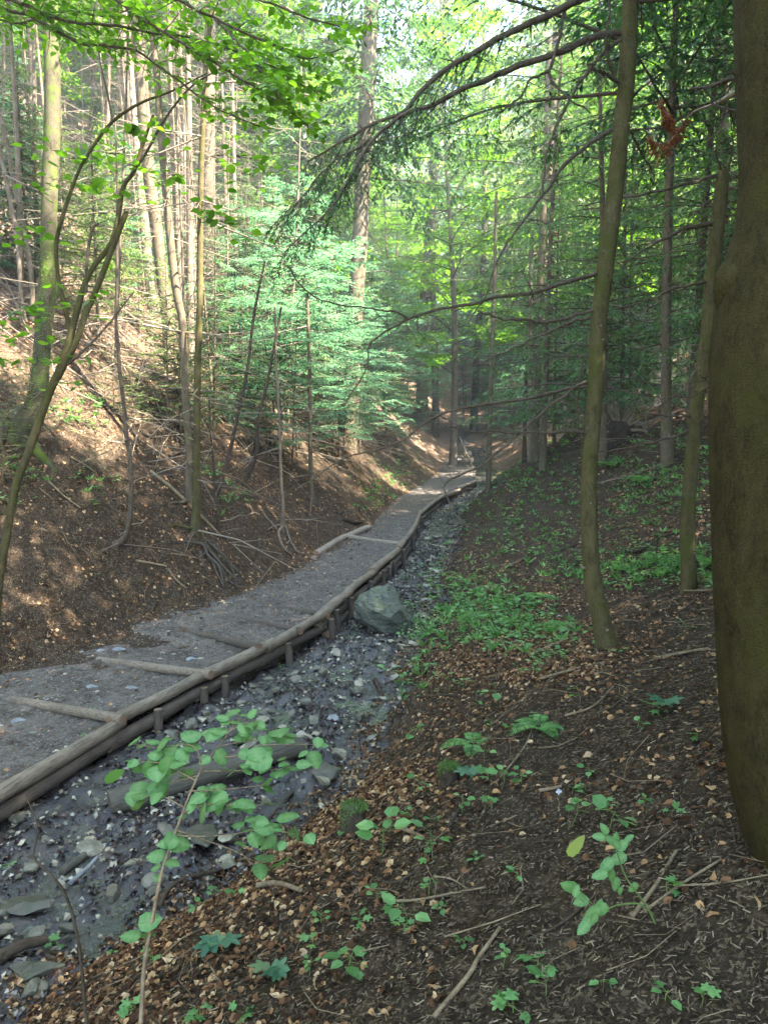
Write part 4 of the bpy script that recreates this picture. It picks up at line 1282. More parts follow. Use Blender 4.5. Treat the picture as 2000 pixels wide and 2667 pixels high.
for i, (z_, az, L_) in enumerate([(2.6, 2.5, 2.3), (3.0, 3.4, 2.2), (3.3, .2, 1.8), (3.6, 4.4, 1.9), (3.9, 1.2, 1.7), (4.3, 2.9, 1.7), (4.6, 5.5, 1.4), (5.0, 3.8, 1.2), (5.4, 1.8, 1.0), (5.9, .4, .8), (6.3, 3.0, .7)]):
    k = int(np.argmin(np.abs(Bp[:, 2] - z_))); a0 = Bp[k]
    dv = np.array([math.cos(az), math.sin(az), .15]); q = np.array([a0, a0 + dv * L_ * .5, a0 + dv * L_ - [0, 0, .3]])
    q, rr = smoothline(q, [.014, .009, .003], 16); m = MB(); tube(m, q, rr, 6, 0)
    conifer_sprays(m, q, rr, L_ * .4, 22, .045, rgB, .5, 0, 1, .15, 60)
    part('limb', m, [M['twig'], M['needle']], B)

def add_crown(root, at, kind, s_, sz=None, z0=None, rz=0.0):
    zc = {'fine': 1.6, 'high': 7.2, 'tallA': 5.0, 'tallB': 3.5, 'tallC': 2.0, 'beechC': 3.5, 'beechA': 1.0}[kind]; sz = sz or s_
    o = link('crown', CR[kind], root); lp = np.array(at) - np.array(root.location)
    o.location = (lp[0], lp[1], lp[2] - zc * sz); o.rotation_euler = (0, 0, rz); o.scale = (s_, s_, sz)


def frame_top(p_):
    k_ = [i for i in range(len(p_)) if proj(p_[i])[1] > -40]; return p_[k_[-1]]


# C trunk with a broken top
Ct, Cp_, Cr_, dC = traced('broken_spruce', 'thin straight trunk with a snapped off top left of the big dark trunk', [(1792, 1540, 46), (1793, 1500, 40), (1789, 1398, 38), (1793, 1300, 36), (1798, 1230, 35), (1813, 1061, 34), (1838, 892, 34), (1848, 802, 34), (1862, 640, 35),
    (1870, 560, 35), (1880, 470, 34), (1883, 448, 30)], mat='olive_bark', seed=6, knots=26, n=90, k=18)
for pix, w in (([(1350, 1080), (1150, 1130), (960, 1180), (770, 1225), (470, 1270)], 9), ([(1320, 1378), (1200, 1400), (1080, 1440), (900, 1540), (740, 1645)], 13), ([(1280, 1740), (1170, 1760), (1050, 1795), (900, 1860), (680, 1920)], 9),
               ([(1410, 1160), (1500, 1158)], 8), ([(1370, 1080), (1340, 900), (1400, 640), (1480, 300)], 6), ([(1410, 1080), (1440, 900), (1440, 800)], 5), ([(1330, 1220), (1240, 1290), (1150, 1400)], 6)):
    limb(Ct, C3, pix, dC, dC - .5, w, 3, n=22)
for pix, w in (([(1180, 640), (1060, 680), (950, 710), (850, 740), (700, 765), (610, 780)], 8), ([(1180, 555), (1080, 560), (1000, 550), (870, 535)], 8), ([(1130, 1055), (1070, 1048), (1010, 1035)], 7), ([(1255, 570), (1290, 590), (1320, 585)], 6), ([(1220, 260), (1150, 370), (1060, 440), (930, 520)], 6)):
    limb(Ct, C6, pix, dC, dC - .4, w, 3, n=18)

# A the big dark beech at the right edge
A, Ap, Ar, dA = traced('beech_tree', 'massive dark smooth barked trunk filling the right edge of the photo', [(2230, 2330, 470), (2170, 2210, 400), (2110, 2090, 372), (2078, 1940, 360), (2060, 1750, 352), (2048, 1500, 350), (2038, 1200, 352), (2036, 1000, 350), (2045, 850, 350), (2058, 720, 335), (2075, 600, 300), (2088, 450, 300), (2090, 250, 316), (2086, 0, 318), (2090, -300, 306), (2100, -900, 280)],
    d=2.35, mat='beech_bark', seed=8, k=40, n=120, rough=.035, grow=9)
m = MB()   # burl low on its left side
c = W(1880, 738, 2.37)
tube(m, smoothline([c + [.07, 0, -.15], c + [.01, -.02, -.05], c + [-.008, -.03, .015], c + [.04, -.01, .07]], [.05, .052, .045, .028], 20)[0] + [.012, 0, 0], smoothline([c] * 4 + np.arange(4)[:, None] * .01, [.03, .052, .042, .02], 20)[1], 24, 0, True, .6, 4)
part('burl', m, [M['beech_bark']], A)
add_crown(A, Ap[-1] - [0, 0, 3.0], 'beechC', .8, .4)
for crop, pix, w in ((C3, [(1500, 470), (1465, 480), (1360, 510), (1250, 545), (1170, 555)], 16), (C3, [(1500, 690), (1470, 690), (1380, 665), (1280, 635)], 9), (C6, [(1360, 330), (1330, 335), (1290, 350)], 16)):
    limb(A, crop, pix, 2.35, 2.9, w, w * .5, 'dark_stick', n=14)

# D mossy trunk at the left
D, Dp, Dr, dD = traced('beech_tree', 'mossy trunk with a sweeping curved foot at the left edge', [(20, 1165, 100), (52, 1128, 84), (85, 1085, 62), (101, 1020, 48), (108, 940, 43), (114, 860, 41), (122, 780, 44), (127, 700, 42), (128, 590, 40), (131, 464, 41), (136, 380, 41), (137, 211, 41), (132, 34, 37), (133, -200, 34)],
    base=(60, 1135), mat='mossy_bark', seed=12, k=20, rough=.07, n=90, flare=4, grow=9)
m = MB(); zt = [i for i in range(len(Dp)) if W(0, 1090, dD)[2] < Dp[i][2] < W(0, 640, dD)[2]]
rg = np.random.default_rng(4)
sel = rg.choice(zt, 5200); a = rg.normal(0, 1.1, 5200) + PI * 1.62; prob = vn(sel * .35, a * 1.5, 3) * .5 + .5 - np.abs(sel - np.mean(zt)) / len(zt) * .7
kp = rg.random(5200) < prob + .1; sel = sel[kp]; a = a[kp]
T = unit(np.gradient(Dp, axis=0))[sel]; nrm = np.stack([np.cos(a), np.sin(a), 0 * a], -1)
stamp(m, NEED_V, NEED_F, Dp[sel] + nrm * (Dr[sel] * 1.0)[:, None] + rg.normal(size=(len(sel), 3)) * [0, 0, .04], nrm * .6 + rg.normal(size=(len(sel), 3)) * .6, rg.normal(size=(len(sel), 3)), rg.uniform(.015, .035, len(sel)))
part('moss', m, [M['needle_light']], D)
add_crown(D, frame_top(Dp) + [0, 0, 3.0], 'beechC', .55, .5)

# F thin sapling with a hooked foot
traced('sapling', 'thin sapling with a hooked foot on the sunlit left bank', [(302, 1418, 22), (318, 1410, 19), (329, 1394, 15), (340, 1340, 13), (343, 1250, 12), (338, 1180, 11), (331, 1145, 11), (324, 1061, 10), (314, 977, 9), (308, 892, 9), (303, 850, 8), (305, 750, 8), (306, 600, 7), (306, 464, 6), (300, 300, 5)],
       base=(300, 1418), mat='twig', seed=20, twigs=26, L=(.2, .9), k=10, n=70)
# twin trunks
Tw1 = traced('spruce_tree', 'right hand trunk of the twin trunks above the exposed roots', [(508, 1392, 30), (512, 1340, 22), (513, 1188, 19), (515, 977, 18), (519, 850, 17), (521, 802, 16), (522, 633, 16), (524, 464, 15), (527, 380, 14), (534, 211, 13), (549, 42, 12), (560, -100, 11)], base=(513, 1390), mat='olive_bark', seed=22, knots=20, twigs=64, L=(.5, 2.1), flare=3, k=14, grow=6)
Tw2 = traced('spruce_tree', 'left hand trunk of the twin trunks leaning slightly left', [(496, 1316, 24), (493, 1250, 19), (492, 1145, 19), (484, 1040, 20), (477, 850, 20), (464, 780, 21), (454, 717, 21), (439, 570, 20), (426, 422, 19), (416, 295, 18), (407, 169, 17), (388, 21, 16), (375, -120, 15)], mat='spruce_bark', seed=23, knots=24, twigs=56, L=(.5, 2.0), flare=3, k=14, grow=6)
# H pair of big sunlit trunks
Tw3 = traced('spruce_tree', 'thick reddish brown trunk behind the twin trunks on the left slope', [(440, 955, 32), (438, 850, 30), (428, 760, 31), (418, 675, 31), (405, 570, 31), (392, 485, 32), (382, 380, 33), (372, 260, 33), (364, 130, 32), (352, 0, 30), (345, -120, 28)], mat='spruce_bark', seed=24, knots=20, twigs=40, k=16, flare=4, grow=7, L=(.5, 2))
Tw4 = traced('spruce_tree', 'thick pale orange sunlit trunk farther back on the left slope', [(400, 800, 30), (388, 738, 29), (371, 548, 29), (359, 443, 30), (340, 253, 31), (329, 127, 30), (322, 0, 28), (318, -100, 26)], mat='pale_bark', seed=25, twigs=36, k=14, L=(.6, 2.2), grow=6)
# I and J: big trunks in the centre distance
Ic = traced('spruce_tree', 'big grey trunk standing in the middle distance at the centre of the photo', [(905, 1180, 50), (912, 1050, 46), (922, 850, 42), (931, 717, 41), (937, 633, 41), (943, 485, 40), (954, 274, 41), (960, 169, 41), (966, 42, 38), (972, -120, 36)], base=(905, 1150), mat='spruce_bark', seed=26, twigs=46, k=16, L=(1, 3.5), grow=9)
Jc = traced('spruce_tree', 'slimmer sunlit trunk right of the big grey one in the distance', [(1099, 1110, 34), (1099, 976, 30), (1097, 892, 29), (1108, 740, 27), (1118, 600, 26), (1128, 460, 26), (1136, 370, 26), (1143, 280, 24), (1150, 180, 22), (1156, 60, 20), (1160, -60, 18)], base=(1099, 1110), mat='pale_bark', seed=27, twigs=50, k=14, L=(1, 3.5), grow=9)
Tw5 = traced('spruce_tree', 'dark broad trunk half hidden behind twigs on the left slope', [(556, 905, 44), (552, 800, 38), (548, 690, 36), (545, 560, 34), (545, 300, 30), (548, 0, 26)], mat='spruce_bark', seed=28, twigs=60, k=14, grow=6, L=(.5, 2))
for t_, kd, s_, dz in ((Tw1, 'tallC', .8, .5), (Tw2, 'tallA', .75, 1.0), (Tw3, 'tallC', .9, 1), (Tw4, 'tallA', .8, 1.5), (Tw5, 'tallC', .8, 0), (Ic, 'tallB', 1.25, -6.0), (Jc, 'tallA', 1.2, -6)):
    add_crown(t_[0], frame_top(t_[1]) + [0, 0, dz], kd, s_, s_ * .8, rz=s_ * 5)
# thin ones
TH = [
    ('thin straight trunk right of the far path', [(1271, 1278, 15), (1274, 1150, 13), (1279, 977, 12), (1283, 850, 11), (1288, 700, 9), (1292, 500, 7)], 'spruce_bark', 14),
    ('darker trunk of the pair beyond the right bank', [(1396, 1200, 26), (1393, 1100, 22), (1397, 950, 20), (1400, 850, 19), (1410, 650, 18), (1420, 400, 16), (1430, 100, 13)], 'spruce_bark', 30),
    ('paler trunk touching the darker one beyond the right bank', [(1380, 1200, 14), (1380, 1100, 12), (1378, 950, 11), (1380, 800, 10), (1385, 600, 9)], 'pale_bark', 14),
    ('thin dark trunk just left of the pair beyond the right bank', [(1364, 1205, 12), (1368, 1050, 10), (1376, 850, 9), (1384, 600, 7)], 'dark_stick', 14),
    ('trunk left of the uprooted stump on the right rise', [(1586, 1065, 18), (1590, 960, 14), (1597, 850, 13), (1600, 650, 12), (1610, 400, 10)], 'spruce_bark', 14),
    ('dark thin pole on the right rise', [(1678, 1030, 11), (1684, 900, 9), (1690, 700, 8), (1694, 480, 6)], 'dark_stick', 10),
    ('thick dark trunk on the right rise left of the snapped trunk', [(1728, 1025, 32), (1735, 900, 28), (1744, 760, 26), (1756, 590, 24), (1765, 400, 21), (1775, 150, 18)], 'spruce_bark', 34),
    ('leftmost leaning trunk on the left slope', [(64, 830, 13), (59, 802, 12), (46, 633, 11), (25, 506, 11), (0, 388, 10), (-20, 280, 9)], 'pale_bark', 20),
    ('second leaning trunk beside the leftmost one', [(84, 830, 14), (86, 790, 13), (82, 717, 12), (63, 591, 12), (38, 485, 11), (21, 380, 11), (0, 290, 10), (-14, 200, 9)], 'pale_bark', 20),
    ('pale straight trunk between the leaning ones and the mossy trunk', [(96, 760, 11), (95, 600, 10), (92, 450, 9), (90, 300, 9), (88, 120, 8), (86, 0, 7)], 'pale_bark', 20),
    ('thin brown trunk right of the twin trunks', [(606, 985, 13), (605, 850, 11), (598, 720, 10), (591, 591, 10), (584, 400, 8), (578, 200, 7)], 'spruce_bark', 60),
    ('pale thin trunk close behind the thin brown one', [(622, 975, 14), (619, 850, 13), (614, 633, 12), (610, 420, 10), (604, 150, 8)], 'pale_bark', 20),
    ('yellowish thin trunk just right of the twin trunks', [(500, 900, 11), (492, 780, 10), (486, 600, 9), (482, 400, 8), (478, 200, 6)], 'pale_bark', 50),
    ('dark sapling stem slanting right over the left bank', [(565, 1290, 12), (592, 1205, 10), (620, 1080, 9), (645, 960, 8), (662, 820, 7), (690, 680, 5)], 'dark_stick', 10),
    ('crooked dark sapling left of the foot of the path bank', [(633, 1270, 14), (668, 1180, 11), (672, 1100, 9), (700, 980, 7), (733, 800, 5)], 'dark_stick', 10),
    ('pale thin sapling with roots at the eroded bank corner', [(735, 1380, 13), (738, 1330, 9), (732, 1240, 8), (728, 1100, 7), (720, 950, 6), (716, 800, 5)], 'pale_bark', 10),
    ('thin upright trunk above the left side of the path', [(812, 1298, 15), (810, 1250, 12), (808, 1100, 11), (806, 950, 10), (800, 760, 8)], 'spruce_bark', 24),
    ('thin dark pole left of the crooked sapling', [(572, 1392, 9), (565, 1300, 8), (552, 1150, 6), (545, 1040, 5)], 'dark_stick', 6),
]
for i, (lab, pix, mat, tw) in enumerate(TH):
    traced('slender_tree', lab, pix, mat=mat, seed=40 + i, twigs=tw, k=10, n=46, L=(.3, 1.5), cat='tree')

# exposed roots under the twin trunks and at the bank corner
rr_ = thing('exposed_roots', 'tangle of bare grey roots hanging out of the eroded bank', 'roots', G(560, 1440))
m = MB()
for pix, w in ([(1150, 1340), (1200, 1350), (1250, 1380), (1290, 1450), (1330, 1520), (1390, 1600)], 22), ([(1260, 1340), (1320, 1380), (1370, 1440), (1430, 1500), (1480, 1560)], 24), ([(1270, 1360), (1300, 1420), (1340, 1470), (1400, 1560), (1490, 1620)], 18), \
        ([(1255, 1410), (1250, 1460), (1245, 1510)], 22), ([(1300, 1440), (1370, 1560), (1380, 1640)], 14), ([(1220, 1300), (1260, 1350), (1330, 1370), (1390, 1470), (1430, 1530), (1470, 1640)], 14), ([(1190, 1290), (1160, 1330), (1170, 1370)], 12), ([(1340, 1480), (1410, 1580), (1480, 1640)], 11), ([(1290, 1400), (1240, 1450), (1200, 1440)], 10):
    g = gline(cp(C4, pix), .05); d_ = np.array([depth(q) for q in g]); g += np.random.default_rng(w).normal(size=g.shape) * .02
    p_, r_ = smoothline(g, w / 2.37 / F * d_ / 2 * np.linspace(1.1, .5, len(g)), 30); tube(m, p_, r_, 8, 0, True, .15, w)
part('root', m, [M['log_dark']], rr_)
rr_ = thing('exposed_roots', 'pale root ridges fanning down the eroded bank corner beside the path', 'roots', G(720, 1400))
m = MB()
for pix, w in ([(200, 1260), (180, 1290), (190, 1340), (230, 1400), (260, 1420)], 22), ([(170, 1270), (130, 1230), (90, 1180)], 18), ([(190, 1240), (150, 1250), (110, 1275)], 14), ([(220, 1240), (250, 1330), (290, 1400), (330, 1420)], 14), ([(60, 1180), (30, 1170), (0, 1180)], 14):
    g = gline(cp(C5, pix), .04); d_ = np.array([depth(q) for q in g])
    p_, r_ = smoothline(g, w / 2.37 / F * d_ / 2 * np.linspace(1, .5, len(g)), 24); tube(m, p_, r_, 8, 0, True, .15, w)
part('root', m, [M['pale_bark']], rr_)
# uprooted stump on the rise
p = G(1612, 1150)
rs = thing('uprooted_stump', 'uprooted stump with a dark hollow and stray roots on the right rise', 'stump', p)
m = MB(); rg = np.random.default_rng(66)
tube(m, [p + [-.3, .1, -.2], p + [0, 0, .25], p + [.25, .1, .3]], [.38, .36, .2], 14, 0, True, .4, 3)
for k in range(26):
    a = rg.uniform(0, 2 * PI); s = p + [.0, 0, .25]; e = s + np.array([math.cos(a) * .9, rg.uniform(-.4, .3), math.sin(a) * .8 + .1]) * rg.uniform(.5, 1.4)
    q, r_ = smoothline([s, (s + e) / 2 + rg.normal(size=3) * .12, e], [.05, .025, .008], 10); tube(m, q, r_, 5, 1, False)
part('wood', m, [M['dark_stick'], M['dead_twig']], rs)


# ------------------------------------------------------------------ hazel at the left, leaning out over the bank
HZ = thing('hazel_shrub', 'leaning multi stemmed hazel with round bright green leaves at the left', 'shrub', G(2, 1545))
hd = depth(np.array(HZ.location))
hd = min(hd, 6.2)
stems = [([(-8, 1600, 22), (0, 1508, 20), (25, 1356, 21), (46, 1251, 20), (72, 1187, 20), (101, 1103, 20), (131, 1019, 21), (160, 955, 20), (183, 880, 18), (215, 760, 15), (243, 696, 14), (291, 633, 13), (312, 548, 12), (321, 485, 12), (350, 447, 11), (371, 380, 9), (400, 300, 6)], 0),
         ([(150, 985, 18), (198, 892, 16), (225, 815, 16), (253, 751, 15), (291, 654, 14), (312, 599, 14), (330, 552, 13)], 0),
         ([(183, 860, 13), (165, 780, 12), (152, 717, 10), (148, 633, 10), (165, 561, 10), (186, 498, 9), (211, 435, 8), (253, 367, 8), (295, 316, 8), (363, 270, 7), (456, 234, 5), (540, 190, 3)], 1),
         ([(225, 760, 9), (228, 675, 8), (240, 600, 8), (258, 582, 6)], 0),
         ([(321, 485, 8), (380, 400, 7), (430, 310, 6), (500, 225, 5), (590, 170, 3)], 1),
         ([(160, 960, 8), (200, 930, 7), (270, 860, 5), (350, 760, 3)], 0),
         ([(295, 316, 6), (280, 240, 5), (262, 160, 4), (255, 60, 3)], 0)]
rgh = np.random.default_rng(17)
for pix, lf in stems:
    pts, rad = trunk_line(pix, hd, -.5 if lf else .0)
    p, r = smoothline(pts, rad, 44); m = MB(); tube(m, p, r, 10, 0, True, .08, len(pix))
    part('stem', m, [M['olive_bark'] if pix[0][2] > 12 else M['twig']], HZ)
# leaf layers of the hazel, seen almost edge on: centre px, py, spread, count
m = MB()
HL = [(150, 395, 38, 10), (200, 415, 40, 10), (240, 412, 50, 18), (300, 400, 60, 26), (350, 430, 48, 14), (240, 480, 60, 16), (200, 490, 40, 8), (120, 505, 50, 8), (290, 345, 30, 6), (350, 340, 50, 14), (400, 330, 40, 14), (395, 395, 50, 12),
      (150, 470, 35, 7), (455, 460, 45, 12), (425, 480, 45, 10), (360, 515, 35, 6), (280, 685, 30, 6), (210, 765, 50, 10), (60, 600, 70, 12), (110, 610, 40, 8), (20, 630, 40, 6), (60, 820, 75, 26), (100, 800, 45, 14), (20, 850, 40, 10), (120, 880, 40, 10), (60, 880, 60, 12),
      (110, 925, 45, 8), (60, 945, 60, 10), (160, 1000, 45, 8), (240, 830, 40, 6), (185, 935, 40, 8), (130, 940, 30, 8), (540, 540, 40, 8), (560, 560, 40, 10), (590, 580, 45, 14), (640, 620, 40, 9), (525, 555, 30, 5), (620, 470, 60, 8), (580, 410, 70, 16), (640, 410, 60, 14), (680, 440, 50, 10), (550, 290, 60, 12)]
for cx_, cy_, sp, cnt_ in HL:
    dd = hd + rgh.uniform(-.9, .3); c = W(cx_, cy_, dd); s = sp / F * dd
    pos = c + rgh.normal(size=(cnt_, 3)) * [s * .75, s * .75, s * .14]
    stamp(m, HAZ_V, HAZ_F, pos, rgh.normal(size=(cnt_, 3)) * [1, 1, .2] + [.2, -.2, -.15], rgh.normal(size=(cnt_, 3)) * .28 + [0, 0, 1], rgh.uniform(.055, .095, cnt_), 0, True)
    for q in pos[::2]:
        tube(m, [c + [-s * .4, 0, .01], (c + q) / 2 + [0, 0, .012], q], [.0022, .0016, .001], 3, 1, False)
lo = part('foliage', m, [M['bright_leaf'], M['twig']], HZ)

# overhanging beech rooted left of the frame, its limbs cross the top left of the picture
OB = thing('overhanging_beech', 'beech branches with bright backlit leaves hanging across the top left', 'tree', (-4.6, 5.2, float(H(-4.6, 5.2)) - .1))
tp = np.array([[-4.6, 5.2, float(H(-4.6, 5.2)) - .2], [-4.5, 5.2, 2], [-4.45, 5.25, 4.2], [-4.5, 5.3, 8], [-4.4, 5.3, 13]])
q, r = smoothline(tp, [.16, .13, .12, .1, .04], 50); m = MB(); tube(m, q, r, 14, 0, True, .05, 3); part('trunk', m, [M['beech_bark']], OB)
rgo = np.random.default_rng(23)
OBL = [([(-520, -160), (-200, -60), (0, 20), (70, 40), (130, 72), (215, 112), (260, 118), (325, 127), (370, 142), (430, 185), (520, 250), (600, 300), (680, 330)], 5.4, 5.0, 12, 3, 24),
       ([(-500, -130), (-200, -80), (-60, -30), (60, 12), (120, 38), (215, 60), (300, 66), (390, 82), (480, 95), (600, 130), (720, 180), (830, 250)], 5.2, 4.9, 12, 3, 36),
       ([(-480, -260), (0, -200), (200, -120), (400, -30), (560, 50), (700, 110), (800, 150), (890, 130)], 5.2, 4.7, 14, 3, 34),
       ([(-480, -200), (-100, -150), (200, -60), (330, 20), (470, 110), (600, 190), (720, 260), (800, 330)], 5.0, 4.6, 12, 3, 38),
       ([(-480, -300), (-100, -260), (300, -140), (500, -60), (700, 10), (850, 60), (930, 90)], 4.9, 4.8, 12, 3, 24),
       ([(-480, -170), (-300, -60), (-100, 10), (40, 60), (150, 30), (280, 40), (380, 10)], 5.0, 5.5, 8, 3, 20),
       ([(560, 50), (640, 130), (690, 200), (740, 280)], 4.8, 4.4, 6, 3, 16)]
for i, (pix, d0, d1, w0, w1, nt_) in enumerate(OBL):
    o, p, r = limb(OB, None, pix, d0, d1, w0, w1, 'twig', n=50)
    m = MB(); leaf_sprays(m, p, r, .62, nt_, .068, rgo, 0, 1, .36, 11, .28, LEAF_V, LEAF_F, aspect=1.05)
    link('foliage', m.mesh('foliage', [M['twig'], M['bright_leaf']], tuple(OB.location)), o)
for i in range(16):     # crown above the frame
    z_ = rgo.uniform(5.5, 12); a = rgo.uniform(0, 6.28); L_ = rgo.uniform(1.6, 3.4); a0 = np.array([-4.45, 5.3, z_])
    q, r = smoothline([a0, a0 + np.array([math.cos(a), math.sin(a), .35]) * L_ * .5, a0 + np.array([math.cos(a), math.sin(a), .25]) * L_], [.03, .018, .005], 20)
    m = MB(); tube(m, q, r, 5, 0); leaf_sprays(m, q, r, 1.1, 16, .10, rgo, 0, 1, .15, 10, .3, KITE_V, KITE_F)
    part('limb', m, [M['twig'], M['bright_leaf']], OB)

# ------------------------------------------------------------------ hazel sapling in the foreground
SD = 2.35
HS = thing('hazel_sapling', 'foreground hazel sapling with large toothed green leaves over the stream', 'sapling', W(366, 2760, 2.15))


def spix(c, pts, d): return np.array([W(c[0] + a / c[2], c[1] + b / c[2], d if not hasattr(d, '__len__') else d[i]) for i, (a, b) in enumerate(pts)])


main = [(600, 1760), (610, 1600), (625, 1350), (660, 1150), (700, 950), (740, 830), (780, 720), (830, 590), (880, 490), (940, 410), (1000, 330), (1040, 280)]
dm = np.linspace(2.1, 2.75, len(main))
p, r = smoothline(spix(C7, main, dm), np.linspace(.0075, .0016, len(main)), 60)
m = MB(); tube(m, p, r, 8, 0, True, .1, 2); part('stem', m, [M['stick']], HS)
brs = [[(850, 540), (740, 560), (600, 600)], [(880, 490), (830, 400), (700, 410), (570, 395)], [(880, 510), (1050, 510), (1260, 500)], [(940, 410), (1050, 385), (1230, 362)], [(760, 800), (870, 793), (1000, 785), (1150, 760), (1290, 790), (1350, 805)],
       [(870, 793), (1000, 850), (1100, 900), (1180, 900)], [(785, 705), (900, 655), (1080, 660), (1190, 650)], [(850, 560), (700, 480), (580, 470)], [(830, 590), (980, 590), (1160, 570)], [(1000, 330), (1080, 300), (1100, 330)], [(900, 460), (1060, 440), (1140, 400), (1380, 395)], [(800, 660), (700, 620), (620, 620)]]
BRW = [p]
for b in brs:
    i0 = int(np.argmin([np.hypot(*(np.array(proj(q)[:2]) - np.array(cp(C7, [b[0]])[0]))) for q in p])); d0 = depth(p[i0])
    q = spix(C7, b, np.linspace(d0, d0 + .06, len(b))); q[0] = p[i0]
    q, r = smoothline(q, np.linspace(.0028, .0011, len(b)), 24); m = MB(); tube(m, q, r, 5, 0, False); part('branch', m, [M['stick']], HS); BRW.append(q)
allb = np.concatenate(BRW)
LV = [(580, 385, 60), (610, 403, 45), (640, 415, 50), (705, 393, 70), (775, 397, 40), (830, 360, 85), (835, 408, 65), (672, 443, 60), (740, 443, 80), (790, 443, 60), (575, 470, 60), (598, 505, 45), (655, 505, 80), (730, 490, 80), (775, 500, 75), (680, 520, 90), (795, 540, 50), (715, 555, 50), (600, 590, 80), (605, 620, 70), (680, 590, 80), (675, 628, 60),
      (595, 655, 60), (1005, 258, 65), (1060, 270, 50), (1020, 300, 60), (1085, 310, 60), (1055, 330, 60), (970, 305, 40), (1050, 368, 80), (1060, 355, 60), (1130, 328, 50), (1205, 345, 90), (1230, 373, 75), (1140, 378, 50), (1030, 397, 50), (925, 355, 80), (900, 345, 60), (945, 340, 60), (885, 465, 50), (957, 452, 65), (980, 500, 60), (1065, 440, 60),
      (1155, 430, 50), (1120, 468, 95), (1060, 487, 50), (1140, 492, 60), (1270, 500, 75), (1215, 520, 65), (1225, 483, 50), (1115, 545, 50), (1160, 555, 45), (1160, 590, 60), (935, 585, 70), (880, 610, 60), (855, 630, 70), (935, 643, 90), (960, 645, 70), (870, 655, 60), (825, 668, 50), (875, 695, 90), (785, 710, 40), (1065, 655, 75), (1000, 660, 60), (1025, 672, 50),
      (1075, 675, 45), (1165, 650, 60), (1245, 710, 85), (1080, 720, 40), (1070, 765, 65), (1150, 757, 95), (1195, 745, 45), (1282, 785, 65), (1340, 805, 55), (1010, 790, 30), (1040, 825, 45), (1100, 810, 60), (1160, 820, 75), (1185, 835, 50), (1120, 885, 40), (1155, 890, 50), (1210, 910, 95), (1125, 945, 70), (768, 820, 100), (675, 880, 70), (748, 910, 60), (672, 930, 45),
      (683, 975, 35), (650, 1160, 80), (565, 1225, 75), (640, 1218, 60), (1375, 388, 50), (1400, 400, 40), (1360, 462, 70), (1310, 437, 40), (1195, 530, 50), (770, 480, 60), (480, 560, 10)]
rgs = np.random.default_rng(5)
PR = np.array([proj(b)[:2] for b in allb])
for x_, y_, w_ in LV[:-1] + [(a + rgs.uniform(-45, 45), b + rgs.uniform(-28, 28), c * .8) for a, b, c in LV[:-9] if rgs.random() < .45 and b < 900]:
    px, py = cp(C7, [(x_, y_)])[0]
    dcand = np.array([depth(b) for b in allb]); pr = PR
    j = int(np.argmin(np.hypot(pr[:, 0] - px, pr[:, 1] - py) + 30 * rgs.random())); dl = dcand[j] + rgs.uniform(-.03, .03)
    c = W(px, py, dl); s = w_ / 1.659 / F * dl * rgs.uniform(1.12, 1.3)
    out = c - allb[j]; dirn = unit(np.array([out[0], out[1] * .55, out[2] * .3 - .006]) + rgs.normal(size=3) * [.014, .01, .004])
    base = c - dirn * s * .5
    m = MB(); stamp(m, HAZ_V, HAZ_F, base[None], dirn[None], (rgs.normal(size=3) * .16 + [0, -.22, 1])[None], np.array([[s, s * 1.08, s]]), 0, True)
    tube(m, [allb[j], (allb[j] + base) / 2 + [0, 0, .004], base], [.0012, .001, .0009], 4, 1, False)
    veins(part('leaf', m, [M['hazel_leaf'] if (x_, y_) != (595, 655) else M['bright_leaf'], M['green_stem']], HS).data, 1)
# second thin bare stem at lower left
p2, r2 = smoothline(spix(C7, [(380, 1760), (375, 1600), (340, 1250), (285, 1050), (220, 960), (150, 890), (150, 850), (165, 760), (145, 690), (115, 620), (135, 598)], np.linspace(2.2, 2.6, 11)), np.linspace(.006, .0015, 11), 60)
m = MB(); tube(m, p2, r2, 7, 0, True, .15, 9)
tube(m, *smoothline(spix(C7, [(645, 935), (590, 900), (530, 878)], [2.4, 2.42, 2.45]), [.002, .0016, .001], 12), 5)
solo('bare_twig', m, [M['dark_stick']], 'thin bare leafless stem rising from the lower left corner', 'twig')
# falling yellow green leaf caught on the twigs
m = MB(); stamp(m, HAZ_V, HAZ_F, W(272, 2034, 2.5)[None], np.array([[.9, .1, .45]]), np.array([[-.4, -.75, .5]]), np.array([[.078, .05, .06]]), 0, True)
solo('loose_leaf', m, [M['bright_leaf']], 'single yellow green leaf left of the sapling leaves', 'leaf')
m = MB(); stamp(m, LOB_V, LOB_F, np.array([W(1112, 950, 4.5)]), np.array([[.9, .1, .3]]), np.array([[-.2, -.9, .3]]), np.array([[.07, .05, .06]]), 0, True)
solo('loose_leaf', m, [M['bright_leaf']], 'single bright green leaf hanging in mid air above the far path', 'leaf')

# ------------------------------------------------------------------ wood behind and around
rt = np.random.default_rng(77)
placed = []


def clear_of_path(x, y, m=.8): return not (xl(y) - m * .4 < x < xr(y) + m * .3)


def ok(x, y, dmin):
    return all((x - a) ** 2 + (y - b) ** 2 > dmin * dmin for a, b in placed)


SHG = 'trees added just outside the frame to shade the gully'
